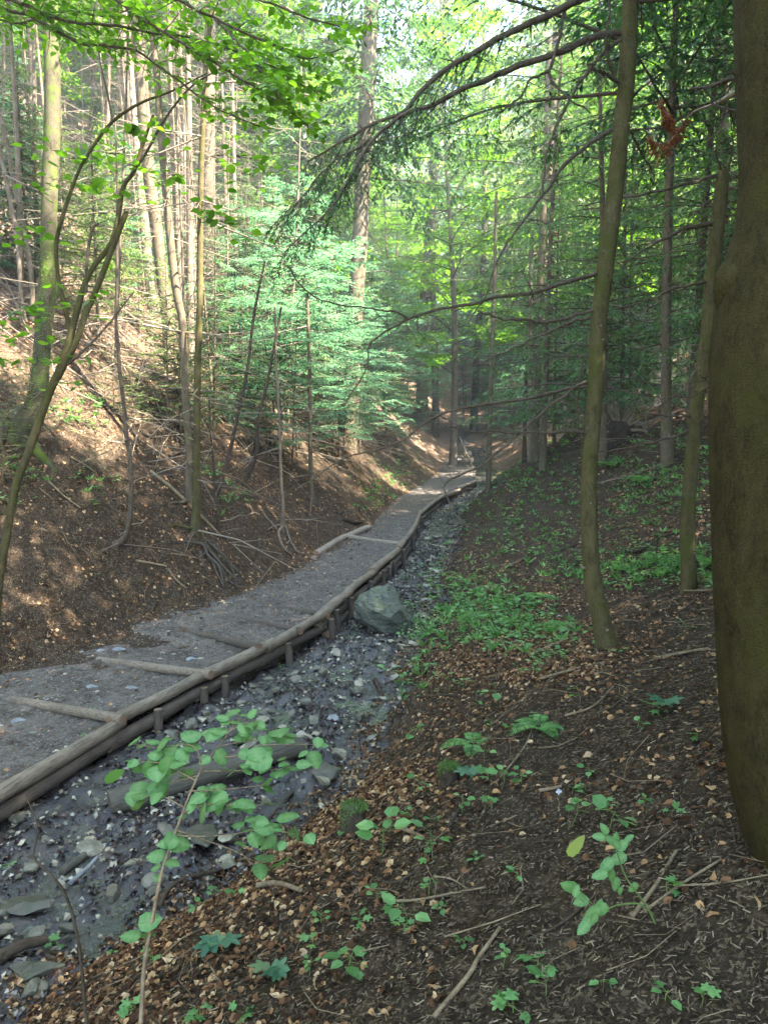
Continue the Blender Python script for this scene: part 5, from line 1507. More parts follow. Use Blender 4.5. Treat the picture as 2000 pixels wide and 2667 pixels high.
# trees added out of frame around the camera, heights set to shade the foreground
for x, y, k, s, zs in [(6.3, 3.4, 'tallC', 1.0, .62), (6.0, 1.2, 'tallC', 1.0, .62), (6.2, -.8, 'tallC', 1.05, .65), (3.2, -4.5, 'tallC', 1.1, .6), (5.0, -3, 'tallC', 1.0, .62), (8.2, -3, 'tallC', 1.1, .7), (8.3, 1.6, 'tallC', 1.1, .65), (8.6, 3.9, 'tallC', 1.1, .7),
                       (4.1, .4, 'tallC', .8, .5), (4.4, 2.3, 'youngB', 1.2, 1.2), (6.3, 5.6, 'tallC', 1.05, .9), (7.1, 7.8, 'tallC', 1.1, 1.0), (8.0, 9.9, 'tallC', 1.1, 1.0), (9.0, 12.2, 'tallC', 1.1, 1.0), (10.0, 14.5, 'tallC', 1.1, .95), (9.4, 6.2, 'tallC', 1.1, 1.0), (10.8, 9.0, 'tallB', 1.0, 1.0),
                       (-5.5, 1.0, 'tallC', .9, .9), (-8, -3, 'tallB', 1, 1), (0.8, -7, 'tallA', 1.0, 1.0), (-2.5, -3.5, 'tallC', 1.0, 1), (14, 12, 'tallB', 1, 1), (13, 17, 'tallA', 1, 1)]:
    tree(k, x, y, 'spruce added outside the frame beside the camera to shade the gully', SHG, s, zs=zs)
    placed.append((x, y))
for x, y, s in [(-6.8, 4.0, .7), (11.5, 12.8, .8)]:  # two more shade trees added out of frame
    tree('beechC', x, y, 'broad leaved tree added outside the frame to shade the gully', SHG, s, 'beech_tree'); placed.append((x, y))

for x, y, k, s in [(4.6, 3.6, 'high', (.95, .62)), (5.8, 2.6, 'highB', (.8, .74)), (4.6, 5.6, 'high', (1.1, 1.1)), (5.2, 8.0, 'high', (1.0, .82)), (5.5, 9.9, 'high', (1.1, 1.0)), (3.2, .2, 'high', (.85, .55)), (5.7, 11.6, 'fine', (.9, .9)), (5.1, 13.2, 'high', .8), (7.0, 12.5, 'fine', (.9, .9)), (4.6, 15.6, 'fine', .8), (6.4, 15.2, 'fine', .85), (7.9, 17.2, 'fine', 1.0), (3.9, 18.2, 'fine', .8), (5.8, 17.9, 'young', 1.3), (9.6, 19, 'fine', 1.0), (6.6, 31, 'tallA', 1.3), (3.4, 36, 'beechC', 1.3), (9.5, 44, 'tallA', 1.45), (12, 47, 'tallA', 1.4), (6.5, 52, 'tallA', 1.4), (10.5, 34, 'tallA', 1.2), (3.2, 48, 'tallA', 1.3), (14, 40, 'tallA', 1.3), (4.9, 21, 'young', 1.2), (6.9, 20.5, 'young', 1.3), (8.2, 14.6, 'young', 1.2)]:  # the near ones are added, crowns sized to shade path and left bank
    tree(k, x, y, 'high crowned tree of the right bank, the near ones added out of frame for shade', 'high crowned trees of the right bank', s if not isinstance(s, tuple) else s[0], zs=None if not isinstance(s, tuple) else s[1], name='beech_tree' if k == 'highB' else 'spruce_tree'); placed.append((x, y))

# young beeches and spruces along the middle of the gully
YB = 'young beeches with pale green leaf layers along the gully'
for px, py, k, s, up in [(770, 1240, 'beechA', .62, 1), (700, 1180, 'beechB', .8, 1), (880, 1190, 'beechB', .8, 1), (830, 1110, 'beechA', .8, 1), (960, 1130, 'beechA', .8, 1), (1010, 1180, 'beechB', .7, 1), (640, 1100, 'beechB', .8, 1), (1080, 1120, 'beechA', .9, 1),
                         (1330, 1180, 'beechA', .75, 1), (1450, 1120, 'beechA', .9, 1), (1560, 1060, 'beechA', .8, 1), (1660, 1050, 'beechA', .9, 1), (1780, 1050, 'beechA', .8, 1), (1250, 1130, 'beechA', 1, 1), (1130, 1140, 'beechB', 1, 1), (1310, 1090, 'beechA', 1.2, 1), (1480, 1080, 'beechB', 1.1, 1),
                         (900, 1225, 'beechB', .95, 1), (940, 1190, 'beechA', .8, 1), (860, 1150, 'beechA', .95, 1), (800, 1190, 'beechB', 1.0, 1), (745, 1140, 'beechA', .85, 1), (990, 1110, 'beechA', 1.1, 1), (1050, 1090, 'beechA', 1.2, 1), (920, 1060, 'beechA', 1.2, 1), (780, 1060, 'beechA', 1.1, 1), (1110, 1080, 'beechA', 1.3, 1), (1180, 1060, 'beechA', 1.3, 1), (700, 1050, 'beechB', 1.3, 1),
                         (1000, 1160, 'beechB', 1.1, 1), (1400, 1060, 'beechA', 1.3, 1), (1350, 1110, 'beechA', 1.1, 1), (1250, 1060, 'beechA', 1.4, 1), (1520, 1040, 'beechA', 1.1, 1), (1700, 990, 'beechA', 1.0, 1), (1820, 960, 'beechA', 1.0, 1)]:
    g = G(px, py)
    if not clear_of_path(g[0], g[1], 1.2): g[0] += 1.0 if px > 1100 else -1.0
    tree(k, g[0], g[1], 'young beech with flat layers of fresh green leaves in the middle of the gully', YB, s, 'young_beech'); placed.append((g[0], g[1]))
LABL = {'youngB': 'young light green spruce among the poles on the left slope', 'beechB': 'young beech among the poles on the left slope', 'small': 'small bushy spruce on the left slope', 'young': 'young dark green spruce among the poles on the left slope'}
YS = 'young spruces of the understorey'
for px, py, k, s in [(560, 1130, 'young', .62), (905, 1100, 'young', .8), (820, 1040, 'young', 1.0), (640, 1010, 'young', .9), (1010, 1080, 'youngB', 1.0), (1150, 1120, 'young', .9), (700, 960, 'tallC', .5), (1220, 1120, 'young', 1.1), (1420, 1110, 'young', 1.0), (1520, 1090, 'young', .9), (1690, 1020, 'young', 1.0),
                     (1830, 1030, 'youngB', .9), (1380, 1080, 'tallC', .55), (1620, 1030, 'tallC', .5), (1760, 1000, 'tallC', .55), (440, 1010, 'youngB', .5), (760, 1090, 'youngB', 1.0), (960, 1010, 'tallC', .6), (1060, 1040, 'tallC', .7), (250, 870, 'youngB', .8), (330, 860, 'small', 1.3)]:
    g = G(px, py)
    if not clear_of_path(g[0], g[1], 1.5): g[0] += 1.5 if px > 1100 else -1.5
    tree(k, g[0], g[1], 'young green spruce of the understorey between the larger trunks', YS, s, 'young_spruce'); placed.append((g[0], g[1]))
SSL = 'small spruce seedlings on the left bank'
for px, py, s in [(300, 1080, .75), (345, 1110, .6), (30, 1150, .7), (90, 1180, .8), (10, 1260, .6), (520, 1150, .8), (560, 1080, .8), (250, 1230, .45), (480, 1050, .7)]:
    g = G(px, py); tree('small', g[0], g[1], 'little spruce seedling on the left bank', SSL, s, 'spruce_seedling')

n = 0
while n < 34:
    y = rt.uniform(12, 24); x = float(xl(y)) - rt.uniform(1.6, 11)
    px, py, dd = proj((x, y, float(H(x, y))))
    if px < -60 or px > 700: continue
    if px < 420 and py > 1000: continue
    k = rt.choice(['youngB', 'beechB', 'small', 'young']); s_ = rt.uniform(.45, .9) * (2.0 if k == 'small' else 1)
    tree(k, x, y, LABL[k], 'young growth on the left slope', s_, 'young_beech' if k == 'beechB' else 'young_spruce'); n += 1
# the wood on the far slopes
GRP = {'high': 'high crowned spruces of the left slope', 'tallA': 'tall light green spruces of the far slopes', 'tallB': 'tall dark green spruces of the far slopes', 'tallC': 'medium spruces of the far slopes', 'beechC': 'broad leaved trees of the far slopes',
       'pole': 'pale bare poles on the left slope', 'snag': 'bare dead trunks on the left slope', 'polB': 'thin brown bare trunks of the slopes', 'beechA': 'beech saplings of the far slopes', 'young': 'young spruces of the far slopes'}
LAB = {'high': 'tall trunk with boughs only near its top on the left slope', 'tallA': 'tall light green spruce standing on the far slope', 'tallB': 'tall dark green spruce standing on the far slope', 'tallC': 'medium spruce with green boughs low down on the far slope', 'beechC': 'broad leaved tree with sunlit leaves on the far slope',
       'pole': 'pale straight pole like trunk with dead side twigs on the left slope', 'snag': 'bare dead trunk with many brittle side twigs on the left slope', 'polB': 'thin brown bare trunk among the others on the slope', 'beechA': 'beech sapling in fresh leaf on the far slope', 'young': 'young spruce on the far slope'}
n = 0; tries = 0
while n < 205 and tries < 6000:
    tries += 1
    y = 17 + 68 * rt.random() ** 1.1; x = rt.uniform(-.62, .62) * y + 1
    if not clear_of_path(x, y, 4): continue
    px, py, dd = proj((x, y, float(H(x, y))))
    if 1080 < px < 1330 and y < 45 and py > 1080: continue
    left = x < xl(y) - 3
    if not ok(x, y, (2.1 if y < 50 else 1.8) if left else (1.9 if x < 4 else 2.6)): continue
    k = rt.choice(['tallA', 'tallB', 'tallC', 'beechC', 'beechA', 'young', 'snag'], p=[.25, .14, .19, .18, .11, .09, .04] if not left else [.30, .08, .12, .20, .10, .05, .15])
    if not left and k == 'snag': k = 'polB'
    if left and y < 48 and k in ('tallB', 'tallC', 'beechC'): k = rt.choice(['pole', 'high', 'beechC'], p=[.4, .35, .25])
    if y < 24 and k == 'beechC': k = 'beechA'
    tree(k, x, y, LAB[k], GRP[k], rt.uniform(.8, 1.25) * (1 if k not in ('young', 'beechA') else 1.1), {'beechC': 'beech_tree', 'beechA': 'young_beech', 'young': 'young_spruce', 'snag': 'dead_tree', 'polB': 'bare_tree'}.get(k, 'spruce_tree'))
    placed.append((x, y)); n += 1
n = 0
while n < 26:
    y = rt.uniform(24, 48); x = float(xl(y)) - rt.uniform(3, 24)
    if x < -.6 * y: continue
    k = rt.choice(['tallA', 'beechC', 'fine', 'beechA']); tree(k, x, y, {'tallA': LAB['tallA'], 'beechC': LAB['beechC'], 'fine': 'feathery green spruce high on the left slope', 'beechA': LAB['beechA']}[k], GRP.get(k, 'feathery spruces high on the left slope'), rt.uniform(.7, 1.1), 'beech_tree' if k[0] == 'b' else 'spruce_tree'); n += 1
n = 0; tries = 0
while n < 42 and tries < 3000:
    tries += 1
    y = rt.uniform(11, 26); x = float(xl(y)) - rt.uniform(1.8, 13)
    px, py, dd = proj((x, y, float(H(x, y))))
    if px < -150 or not ok(x, y, .75): continue
    k = rt.choice(['pole', 'polB', 'snag'], p=[.45, .35, .2])
    tree(k, x, y, LAB[k], GRP[k], rt.uniform(.6, 1.05), {'pole': 'bare_pole', 'polB': 'bare_tree', 'snag': 'dead_tree'}[k]); placed.append((x, y)); n += 1
for px, py, k, s in [(1130, 1110, 'polB', 1), (1180, 1090, 'polB', 1.2), (1450, 1110, 'polB', 1), (1500, 1070, 'polB', .9), (1650, 1030, 'polB', 1), (1700, 1010, 'polB', 1.1), (1830, 1010, 'polB', 1.2), (1420, 1090, 'polB', 1), (760, 1180, 'polB', .7), (850, 1100, 'polB', .9), (900, 1080, 'polB', .8), (700, 1080, 'polB', .8)]:
    g = G(px, py); tree(k, g[0], g[1], LAB['polB'], GRP['polB'], s, 'bare_tree')

# the wood on the closing slope, one mass of crowns
m = MB(); rgf = np.random.default_rng(88); cnt_ = 0
while cnt_ < 420:
    y = rgf.uniform(62, 128); x = rgf.uniform(-.75, .7) * y
    z = float(H(x, y)); h = rgf.uniform(11, 20); rad_ = h * rgf.uniform(.14, .24)
    if abs(x - 1) < 3 and y < 70: continue
    cnt_ += 1
    tube(m, [[x, y, z - .5], [x, y, z + h * .9]], [.2, .05], 5, 0, False)
    n_ = 260; t = rgf.random(n_) ** 1.2; con = rgf.random() < .65
    rr = rad_ * ((1 - t) if con else np.sin(PI * (.15 + .8 * t))) * (1.0 if con else 1.2) * np.sqrt(rgf.uniform(.1, 1, n_)); a = rgf.uniform(0, 6.28, n_)
    zz = z + h * (.12 + .86 * t)
    P = np.stack([x + rr * np.cos(a), y + rr * np.sin(a), zz], -1)
    stamp(m, KITE_V, KITE_F, P, np.stack([np.cos(a), np.sin(a), rgf.uniform(-.7, .2, n_)], -1), rgf.normal(size=(n_, 3)) * .4 + [0, 0, 1], rgf.uniform(.6, 1.3, n_) * (1.0 if con else .8), 1 if con else 2)
solo('distant_wood', m, [M['spruce_bark'], M['needle_light'], M['beech_leaf']], 'distant mixed wood covering the closing slope of the valley', 'wood', kind='stuff')

# rust coloured dead bough among the green at the upper right
RB = thing('dead_bough', 'rust brown dead spruce bough glowing in the sun at the upper right', 'branch', W(1760, 260, 5.0))
m = MB(); rg = np.random.default_rng(9)
for pix in ([(1000, 600), (1010, 660), (1040, 720), (1080, 790)], [(910, 840), (960, 880), (1030, 880), (1090, 830), (1130, 760)]):
    q, r = smoothline(spix(C3, pix, 5.0), [.003] * (len(pix) - 1) + [.005], 20)
    tube(m, q, r, 5, 0); conifer_sprays(m, q, r, .15, 34, .026, rg, .4, 0, 1, 0, 320, sub=False, tv=WIDE_V)
q, r = smoothline(spix(C3, [(1130, 760), (1200, 690), (1330, 640), (1480, 560)], [5, 4.6, 3.9, 2.6]), [.005, .006, .009, .013], 20); tube(m, q, r, 6, 0)
part('twig', m, [M['dead_twig'], M['dead_needle']], RB)

# brushwood: pale fallen twigs over the sunlit left slope
m = MB(); nb = 0
while nb < 1500:
    y = rt.uniform(11, 30); x = float(xl(y)) - rt.uniform(1.8, 15)
    px, py, _ = proj((x, y, float(H(x, y))))
    if not -100 < px < 1100: continue
    z = float(H(x, y)); L_ = rt.uniform(.4, 2.2); a = rt.uniform(0, 6.28); e = np.array([math.cos(a), math.sin(a), 0]) * L_
    z2 = float(H(x + e[0], y + e[1])); b0 = np.array([x, y, z + .03]); b1 = np.array([x + e[0], y + e[1], max(z2, z - .6) + rt.uniform(.03, .4)])
    md = (b0 + b1) / 2 + rt.normal(size=3) * .08
    tube(m, [b0, md, b1], [.010, .008, .004], 4, 0, False); nb += 1
    for _ in range(3):
        s = b0 + (b1 - b0) * rt.random(); tube(m, [s, s + rt.normal(size=3) * .28], [.005, .002], 3, 0, False)
solo('brushwood', m, [M['dead_twig']], 'pale dry brushwood littering the sunlit left slope', 'brushwood', kind='stuff')


# ------------------------------------------------------------------ litter, debris, low plants
def sample(n, fx, y0, y1, pw=1.0, rg=rt):
    y = y0 + (y1 - y0) * rg.random(n) ** pw
    x = fx(y, rg.random(n))
    return x, y


def lay(mb, tv, tf, x, y, s, up_amt, lift, rg, mi=0, aspect=1.0, zsc=1.0):
    z = SURF(x, y); nr = NRM(x, y); n = len(x)
    up = nr + rg.normal(size=(n, 3)) * up_amt
    d = rg.normal(size=(n, 3)); d = d - nr * (d * nr).sum(1, keepdims=True)
    d = d + up * 0
    stamp(mb, tv, tf, np.stack([x, y, z + lift], -1), d, up, np.stack([s, s * aspect, s * zsc], -1), mi, False)


def mask_px(x, y, m=60):
    d = y * CP; z = SURF(x, y); dd = y * CP - z * SP; u = y * SP + z * CP
    px = 1000 + F * x / dd; py = 1333.5 - F * u / dd
    return (px > -m) & (px < 2000 + m) & (py < 2667 + m * 2) & (dd > .5), px, py


# brown leaves of the right bank, denser in patches
m = MB()
x, y = sample(190000, lambda y, r: xr(y) - .15 + r * (y * .65 + 1.2 - xr(y)), 1.0, 14, 1.25)
k, px, py = mask_px(x, y)
den = .5 + .8 * fbm(x * .8, y * .8, 51, 3)
bandp = np.exp(-((x - (xr(y) + .85)) / .95) ** 2)           # thick belt just above the stream
far = np.clip((y - 7) / 3, 0, 1)
bare = ((px > 1250) & (py > 2150)) | ((px > 1000) & (py > 1780) & (py < 2000) & (px < 1500)) | ((px > 1150) & (py > 2480))
prob = np.clip(np.clip(den - .35, 0, 1) * .42 + bandp * (.45 + .6 * np.clip(den, 0, 1)) * (1 - far), 0, 1) * np.where(bare, .22, 1.0) * np.where((px > 1500) & (py > 1550) & (py < 2000), 1.3, 1)
prob = np.where((px < 700) & (py > 2300), prob * 1.0, prob)
k &= rt.random(len(x)) < prob
x, y = x[k], y[k]
s = rt.uniform(.014, .046, len(x))
lay(m, LEAF_V, LEAF_F, x, y, s, .6, .008, rt, 0, 1.15, 3.5)
solo('leaf_litter', m, [M['litter']], 'brown and tan fallen leaves covering the right bank', 'leaf litter', kind='stuff')
m = MB()
x, y = sample(26000, lambda y, r: xr(y) - .1 + r * (y * .55 + 1 - xr(y)), 9, 24, 1.0)
k, px, py = mask_px(x, y); k &= rt.random(len(x)) < np.clip(.12 + .8 * fbm(x * .7, y * .7, 63, 3), 0.03, 1)
x, y = x[k], y[k]; lay(m, LEAF_V, LEAF_F, x, y, rt.uniform(.03, .07, len(x)), .5, .010, rt, 0, 1.15, 3)
solo('leaf_litter', m, [M['litter']], 'pale fallen leaves over the far part of the right bank', 'leaf litter', kind='stuff')
m = MB()
x, y = sample(46000, lambda y, r: xl(y) - .1 - r ** 1.3 * (y * .6 + xl(y) + 1.5), 4.5, 24, 1.0)
k, px, py = mask_px(x, y); k &= rt.random(len(x)) < np.clip(.30 + .6 * fbm(x * .9, y * .9, 61, 3) + np.clip((xl(y) - x - 1.5) / 5, 0, .5), 0, 1)
x, y = x[k], y[k]
lay(m, LEAF_V, LEAF_F, x, y, rt.uniform(.03, .06, len(x)), .4, .008, rt, 0, 1.1, 3)
solo('leaf_litter', m, [M['litter']], 'dry fallen leaves scattered over the left bank', 'leaf litter', kind='stuff')
m = MB()   # on the path, sparse, heaped along the foot of the bank
x, y = sample(1500, lambda y, r: xl(y) + r ** 3 * (xe(y) - xl(y) - .15), 3, 22)
lay(m, LEAF_V, LEAF_F, x, y, rt.uniform(.025, .05, len(x)), .3, .006, rt, 0, 1.1, 3)
solo('leaf_litter', m, [M['litter']], 'few dry leaves along the inner side of the path', 'leaf litter', kind='stuff')
m = MB()   # wet dark leaves in the stream
x, y = sample(34000, lambda y, r: xe(y) + .12 + r * (xr(y) + .25 - xe(y) - .1), 2.2, 30, 1.5)
k, px, py = mask_px(x, y); k &= rt.random(len(x)) < np.clip(.45 + 1.1 * fbm(x * 1.6, y * 1.2, 71, 3), 0, 1); x, y = x[k], y[k]
lay(m, LEAF_V, LEAF_F, x, y, rt.uniform(.022, .048, len(x)), .5, .010, rt, 0, 1.2, 3.5)
solo('wet_leaves', m, [M['wet_leaf']], 'dark wet rotting leaves packed in the stream bed', 'wet leaves', kind='stuff')
GV_V = [(0, 0, 0), (1, 0, 0), (1.1, .8, 0), (.1, 1, 0), (.5, .5, .45)]
GV_F = [np.array([[0, 1, 4], [1, 2, 4], [2, 3, 4], [3, 0, 4]])]
M['grit'] = leaf_mat('grit', [(0, (.04, .035, .03)), (.6, (.10, .095, .09)), (1, (.24, .235, .22))], 0.0, .8, .3, (1, 1, 1))
M['grit_warm'] = leaf_mat('grit_warm', [(0, (.03, .025, .02)), (.5, (.14, .115, .08)), (1, (.40, .34, .25))], 0.0, .25, .6, (1, 1, 1))
m = MB(); x, y = sample(16000, lambda y, r: xl(y) + r * (xe(y) - xl(y) - .08), 3, 18, 1.2)
k, _, _ = mask_px(x, y); x, y = x[k], y[k]; lay(m, GV_V, GV_F, x, y, rt.uniform(.006, .022, len(x)) * rt.uniform(.6, 1, len(x)), .3, .0, rt)
solo('gravel', m, [M['grit']], 'fine grey stone chips strewn over the path', 'gravel', kind='stuff')
m = MB(); x, y = sample(8500, lambda y, r: xe(y) + .1 + r * (xr(y) - xe(y)), 2.2, 30, 1.5)
k, _, _ = mask_px(x, y); x, y = x[k], y[k]; lay(m, GV_V, GV_F, x, y, rt.uniform(.01, .042, len(x)), .5, .0, rt)
solo('gravel', m, [M['grit_warm']], 'wet tan and brown gravel of the stream bed', 'gravel', kind='stuff')
# needles, bark crumbs and tiny twigs
CH_V = [(0, 0, 0), (1, 0, 0), (1, .14, .05), (0, .14, .05)]; CH_F = [np.array([[0, 1, 2, 3]])]
M['crumb'] = leaf_mat('crumb', [(0, (.02, .014, .01)), (.5, (.07, .048, .03)), (.85, (.16, .115, .07)), (1, (.30, .23, .15))], 0, .9, .05, (1, 1, 1))
m = MB()
x, y = sample(230000, lambda y, r: xr(y) - .2 + r * (y * .65 + 1.2 - xr(y)), .9, 11, 1.9); k, px, py = mask_px(x, y); x, y = x[k], y[k]
lay(m, CH_V, CH_F, x, y, rt.uniform(.008, .03, len(x)), .55, .004, rt)
x, y = sample(30000, lambda y, r: xl(y) + .1 - r ** 1.4 * 5, 4, 16, 1.0); k, px, py = mask_px(x, y); x, y = x[k], y[k]
lay(m, CH_V, CH_F, x, y, rt.uniform(.015, .05, len(x)), .55, .005, rt)
solo('forest_debris', m, [M['crumb']], 'crumbs of bark and spruce needles on the soil', 'debris', kind='stuff')
m = MB()
for i in range(900):
    right = rt.random() < .65
    y = rt.uniform(1.6, 12) if right else rt.uniform(5, 14)
    x = float(xr(y)) + rt.random() * (y * .6 + 1 - float(xr(y))) if right else float(xl(y)) - rt.random() * 3.5
    a = rt.uniform(0, 6.28); l = rt.uniform(.06, .35); pts = []
    for t in (0, .5, 1):
        xx = x + math.cos(a + t * .5) * l * t; yy = y + math.sin(a + t * .5) * l * t; pts.append([xx, yy, float(SURF(xx, yy)) + .008 + rt.uniform(0, .02)])
    r0 = rt.uniform(.0012, .004); tube(m, pts, [r0, r0 * .8, r0 * .5], 4, 0, False)
solo('small_twigs', m, [M['stick']], 'thin dry twigs strewn over both banks', 'twigs', kind='stuff')


def plantlet(m, p, h, n, ls, rg, tv=LEAF_V, tf=LEAF_F, spread=.6, asp=1.3, ms=0, ml=1):
    """a few leaves on a short stem"""
    top = p + np.array([rg.normal() * .15 * h, rg.normal() * .15 * h, h]); tube(m, [p - [0, 0, .02], (p + top) / 2 + rg.normal(size=3) * .05 * h, top], [.002, .0016, .0012], 4, ms, False)
    a = rg.uniform(0, 2 * PI, n); D = np.stack([np.cos(a), np.sin(a), rg.uniform(-.25, .45, n)], -1); t = rg.uniform(.45, 1, n)[:, None]
    P = p + (top - p) * t; S = rg.uniform(.7, 1.2, n) * ls
    for q, d in zip(P, D): tube(m, [q, q + d * ls * spread], [.0012, .0008], 3, ms, False)
    stamp(m, tv, tf, P + D * ls * spread, D, rg.normal(size=(n, 3)) * .25 + [0, 0, 1], np.stack([S, S * asp, S], -1), ml, False)


# ground cover: too many to count, one object per patch of slope
m = MB(); rgc = np.random.default_rng(31)
patches = [(1230, 1570, 120, 60, 340), (1330, 1640, 90, 40, 160), (1120, 1640, 40, 40, 60), (1600, 1480, 120, 40, 200), (1750, 1470, 60, 30, 80), (1870, 1480, 60, 50, 90), (1640, 1330, 130, 60, 130), (1360, 1350, 70, 60, 90), (1700, 1240, 60, 30, 60), (1800, 1280, 60, 60, 60),
           (1590, 1205, 40, 20, 40), (1730, 1150, 70, 30, 60), (1080, 1660, 30, 50, 50), (1120, 1520, 30, 40, 30), (1420, 1700, 60, 60, 20), (1040, 1240, 60, 50, 160), (1070, 1180, 60, 50, 120), (990, 1290, 50, 30, 80), (1330, 1250, 60, 30, 80), (1420, 1210, 60, 30, 60), (1700, 1300, 120, 40, 80),
           (1250, 1400, 90, 60, 60), (1450, 1300, 60, 60, 50), (1300, 1240, 60, 30, 50), (1480, 1150, 80, 20, 60), (1230, 1310, 40, 30, 40), (1620, 1120, 60, 25, 50), (1800, 1180, 60, 40, 50), (1400, 1430, 120, 40, 40), (150, 1060, 60, 40, 26), (230, 1080, 40, 30, 26), (220, 1260, 50, 40, 14), (60, 1250, 50, 60, 20), (600, 1310, 40, 30, 16), (420, 1060, 50, 30, 14), (560, 1240, 40, 30, 14), (1080, 1770, 40, 50, 22), (1180, 2050, 200, 200, 7), (900, 2350, 250, 150, 8), (1350, 2300, 200, 200, 3), (1400, 1900, 200, 150, 10)]
for cx_, cy_, sx, sy, c_ in patches:
    for _ in range(c_):
        g = G(cx_ + rgc.normal() * sx * .75, cy_ + rgc.normal() * sy * .75); d_ = depth(g)
        if d_ < 1.5 or (xl(g[1]) < g[0] < xe(g[1]) + .3): continue
        sc = rgc.uniform(.6, 1.3)
        if rgc.random() < .25 and d_ > 6:      # grassy or ferny tuft
            n_ = 9; a = rgc.uniform(0, 6.28, n_); D_ = np.stack([np.cos(a), np.sin(a), rgc.uniform(.6, 1.6, n_)], -1)
            stamp(m, NEED_V, NEED_F, np.repeat(g[None], n_, 0), D_, rgc.normal(size=(n_, 3)), rgc.uniform(.06, .14, n_), 1)
        else:
            plantlet(m, g, rgc.uniform(.03, .13) * sc, rgc.integers(3, 8), rgc.uniform(.03, .062) * sc, rgc)
solo('ground_cover', m, [M['green_stem'], M['ground_leaf']], 'low bright green woodland plants on both banks', 'ground cover', kind='stuff')

# single seedlings and plants one can pick out
SG2 = 'small green seedlings among the litter'
for px, py, n_, ls, kind in [(1148, 2378, 5, .035, 0), (1210, 2465, 5, .04, 0), (1050, 2420, 6, .045, 1), (1110, 2245, 3, .04, 1), (1330, 1900, 4, .045, 1), (1280, 2110, 4, .04, 1), (1270, 2030, 6, .055, 1), (1525, 2060, 3, .04, 0), (1715, 1850, 5, .08, 1), (1660, 1900, 4, .05, 0), (1490, 2070, 3, .05, 0), (1815, 1925, 4, .045, 1), (1345, 2290, 3, .045, 0),
                         (1675, 2100, 4, .04, 0), (1750, 2118, 3, .04, 1), (1130, 2140, 5, .045, 0), (1060, 2130, 5, .04, 1), (1575, 2115, 3, .035, 1), (1240, 2240, 8, .035, 0), (560, 2335, 4, .055, 1), (610, 2340, 4, .05, 1), (935, 2410, 5, .045, 1), (815, 2470, 3, .05, 1), (520, 2655, 5, .05, 1), (350, 2640, 6, .05, 1), (625, 2650, 5, .05, 1), (1335, 2640, 6, .06, 1),
                         (1400, 2520, 6, .06, 1), (1420, 2595, 3, .05, 0), (1570, 2565, 3, .04, 0), (1730, 2610, 3, .045, 0), (1825, 2620, 3, .04, 1), (30, 2330, 3, .055, 1), (155, 2500, 4, .06, 1), (245, 1875, 4, .04, 0), (220, 1990, 3, .03, 0), (700, 1755, 6, .035, 0), (735, 1765, 6, .035, 0), (1565, 1680, 3, .06, 1), (1465, 1715, 3, .04, 1), (1785, 1640, 3, .09, 1), (1610, 1705, 3, .06, 1),
                         (1400, 1740, 3, .05, 1), (250, 1500, 4, .05, 1), (390, 2520, 4, .05, 1), (290, 2495, 3, .03, 0), (1390, 1870, 5, .04, 0), (1740, 2330, 4, .045, 1)]:
    g = G(px, py); g[2] = float(SURF(g[0], g[1])); m = MB()
    rg = np.random.default_rng(px + py)
    plantlet(m, np.zeros(3), rg.uniform(.015, .05), n_, ls * .8, rg, LOB_V if kind else LEAF_V, LOB_F if kind else LEAF_F, .5, 1.1 if kind else 1.3)
    r = thing('seedling', 'small green seedling standing among the brown litter', 'seedling', g, SG2)
    link('leaf', m.mesh('leaf', [M['green_stem'], M['ground_leaf']]), r)


def frond(m, p, d, L_, n_, w_, rg, curve=.5, mi=0):
    q = [p]; d = unit(d)
    for s_ in range(14): d = unit(d + np.array([0, 0, -curve * .12])); q.append(q[-1] + d * L_ / 14)
    q = np.array(q); tube(m, q, np.linspace(.002, .0008, 15), 4, mi, False)
    T = unit(np.gradient(q, axis=0)); P = []; D_ = []; S = []
    for k in range(n_):
        t = .12 + .86 * k / n_; i = min(int(t * 14), 13); la = unit(np.cross(T[i], [0, 0, 1]))
        for sg in (-1, 1): P.append(q[i] + (q[i + 1] - q[i]) * (t * 14 - i)); D_.append(la * sg + T[i] * .35); S.append(w_ * math.sin(PI * (.15 + .83 * t)) ** .8)
    S = np.array(S); stamp(m, LEAF_V, LEAF_F, np.array(P), np.array(D_), np.array([[0, 0, 1.]] * len(P)) + rg.normal(size=(len(P), 3)) * .08, np.stack([S, S * .38, S], -1), mi + 1)


def fern(px, py, L_, n_, label, seed):
    g = G(px, py); g[2] = float(SURF(g[0], g[1])); r = thing('fern', label, 'fern', g); rg = np.random.default_rng(seed)
    for k in range(n_):
        a = k * 2 * PI / n_ + rg.uniform(-.3, .3); m = MB(); frond(m, np.zeros(3), np.array([math.cos(a), math.sin(a), 1.0]), L_ * rg.uniform(.7, 1.1), 20, L_ * .24, rg, 1.0)
        link('frond', m.mesh('frond', [M['green_stem'], M['ground_leaf']]), r)


fern(1232, 1945, .24, 4, 'single fern with feathery fronds on the right bank above the small stump', 1)
fern(1400, 1900, .22, 5, 'bushy fern clump in the middle of the right bank', 2)
fern(1240, 1700 - 90, .35, 6, 'fern clump in the green hollow beside the stream', 3)
fern(1400, 1560, .34, 6, 'light green fern in the hollow left of the slender trunk', 4)
fern(1455, 1640, .32, 6, 'fern in the hollow touching the slender trunk', 5)
fern(1590, 1215, .5, 6, 'leafy fern on the far slope right of the slender trunk', 6)
fern(1685, 1255, .5, 6, 'broad fern under the dark roots on the far slope', 7)
fern(1835, 1465, .4, 6, 'fern beside the foot of the snapped trunk', 8)

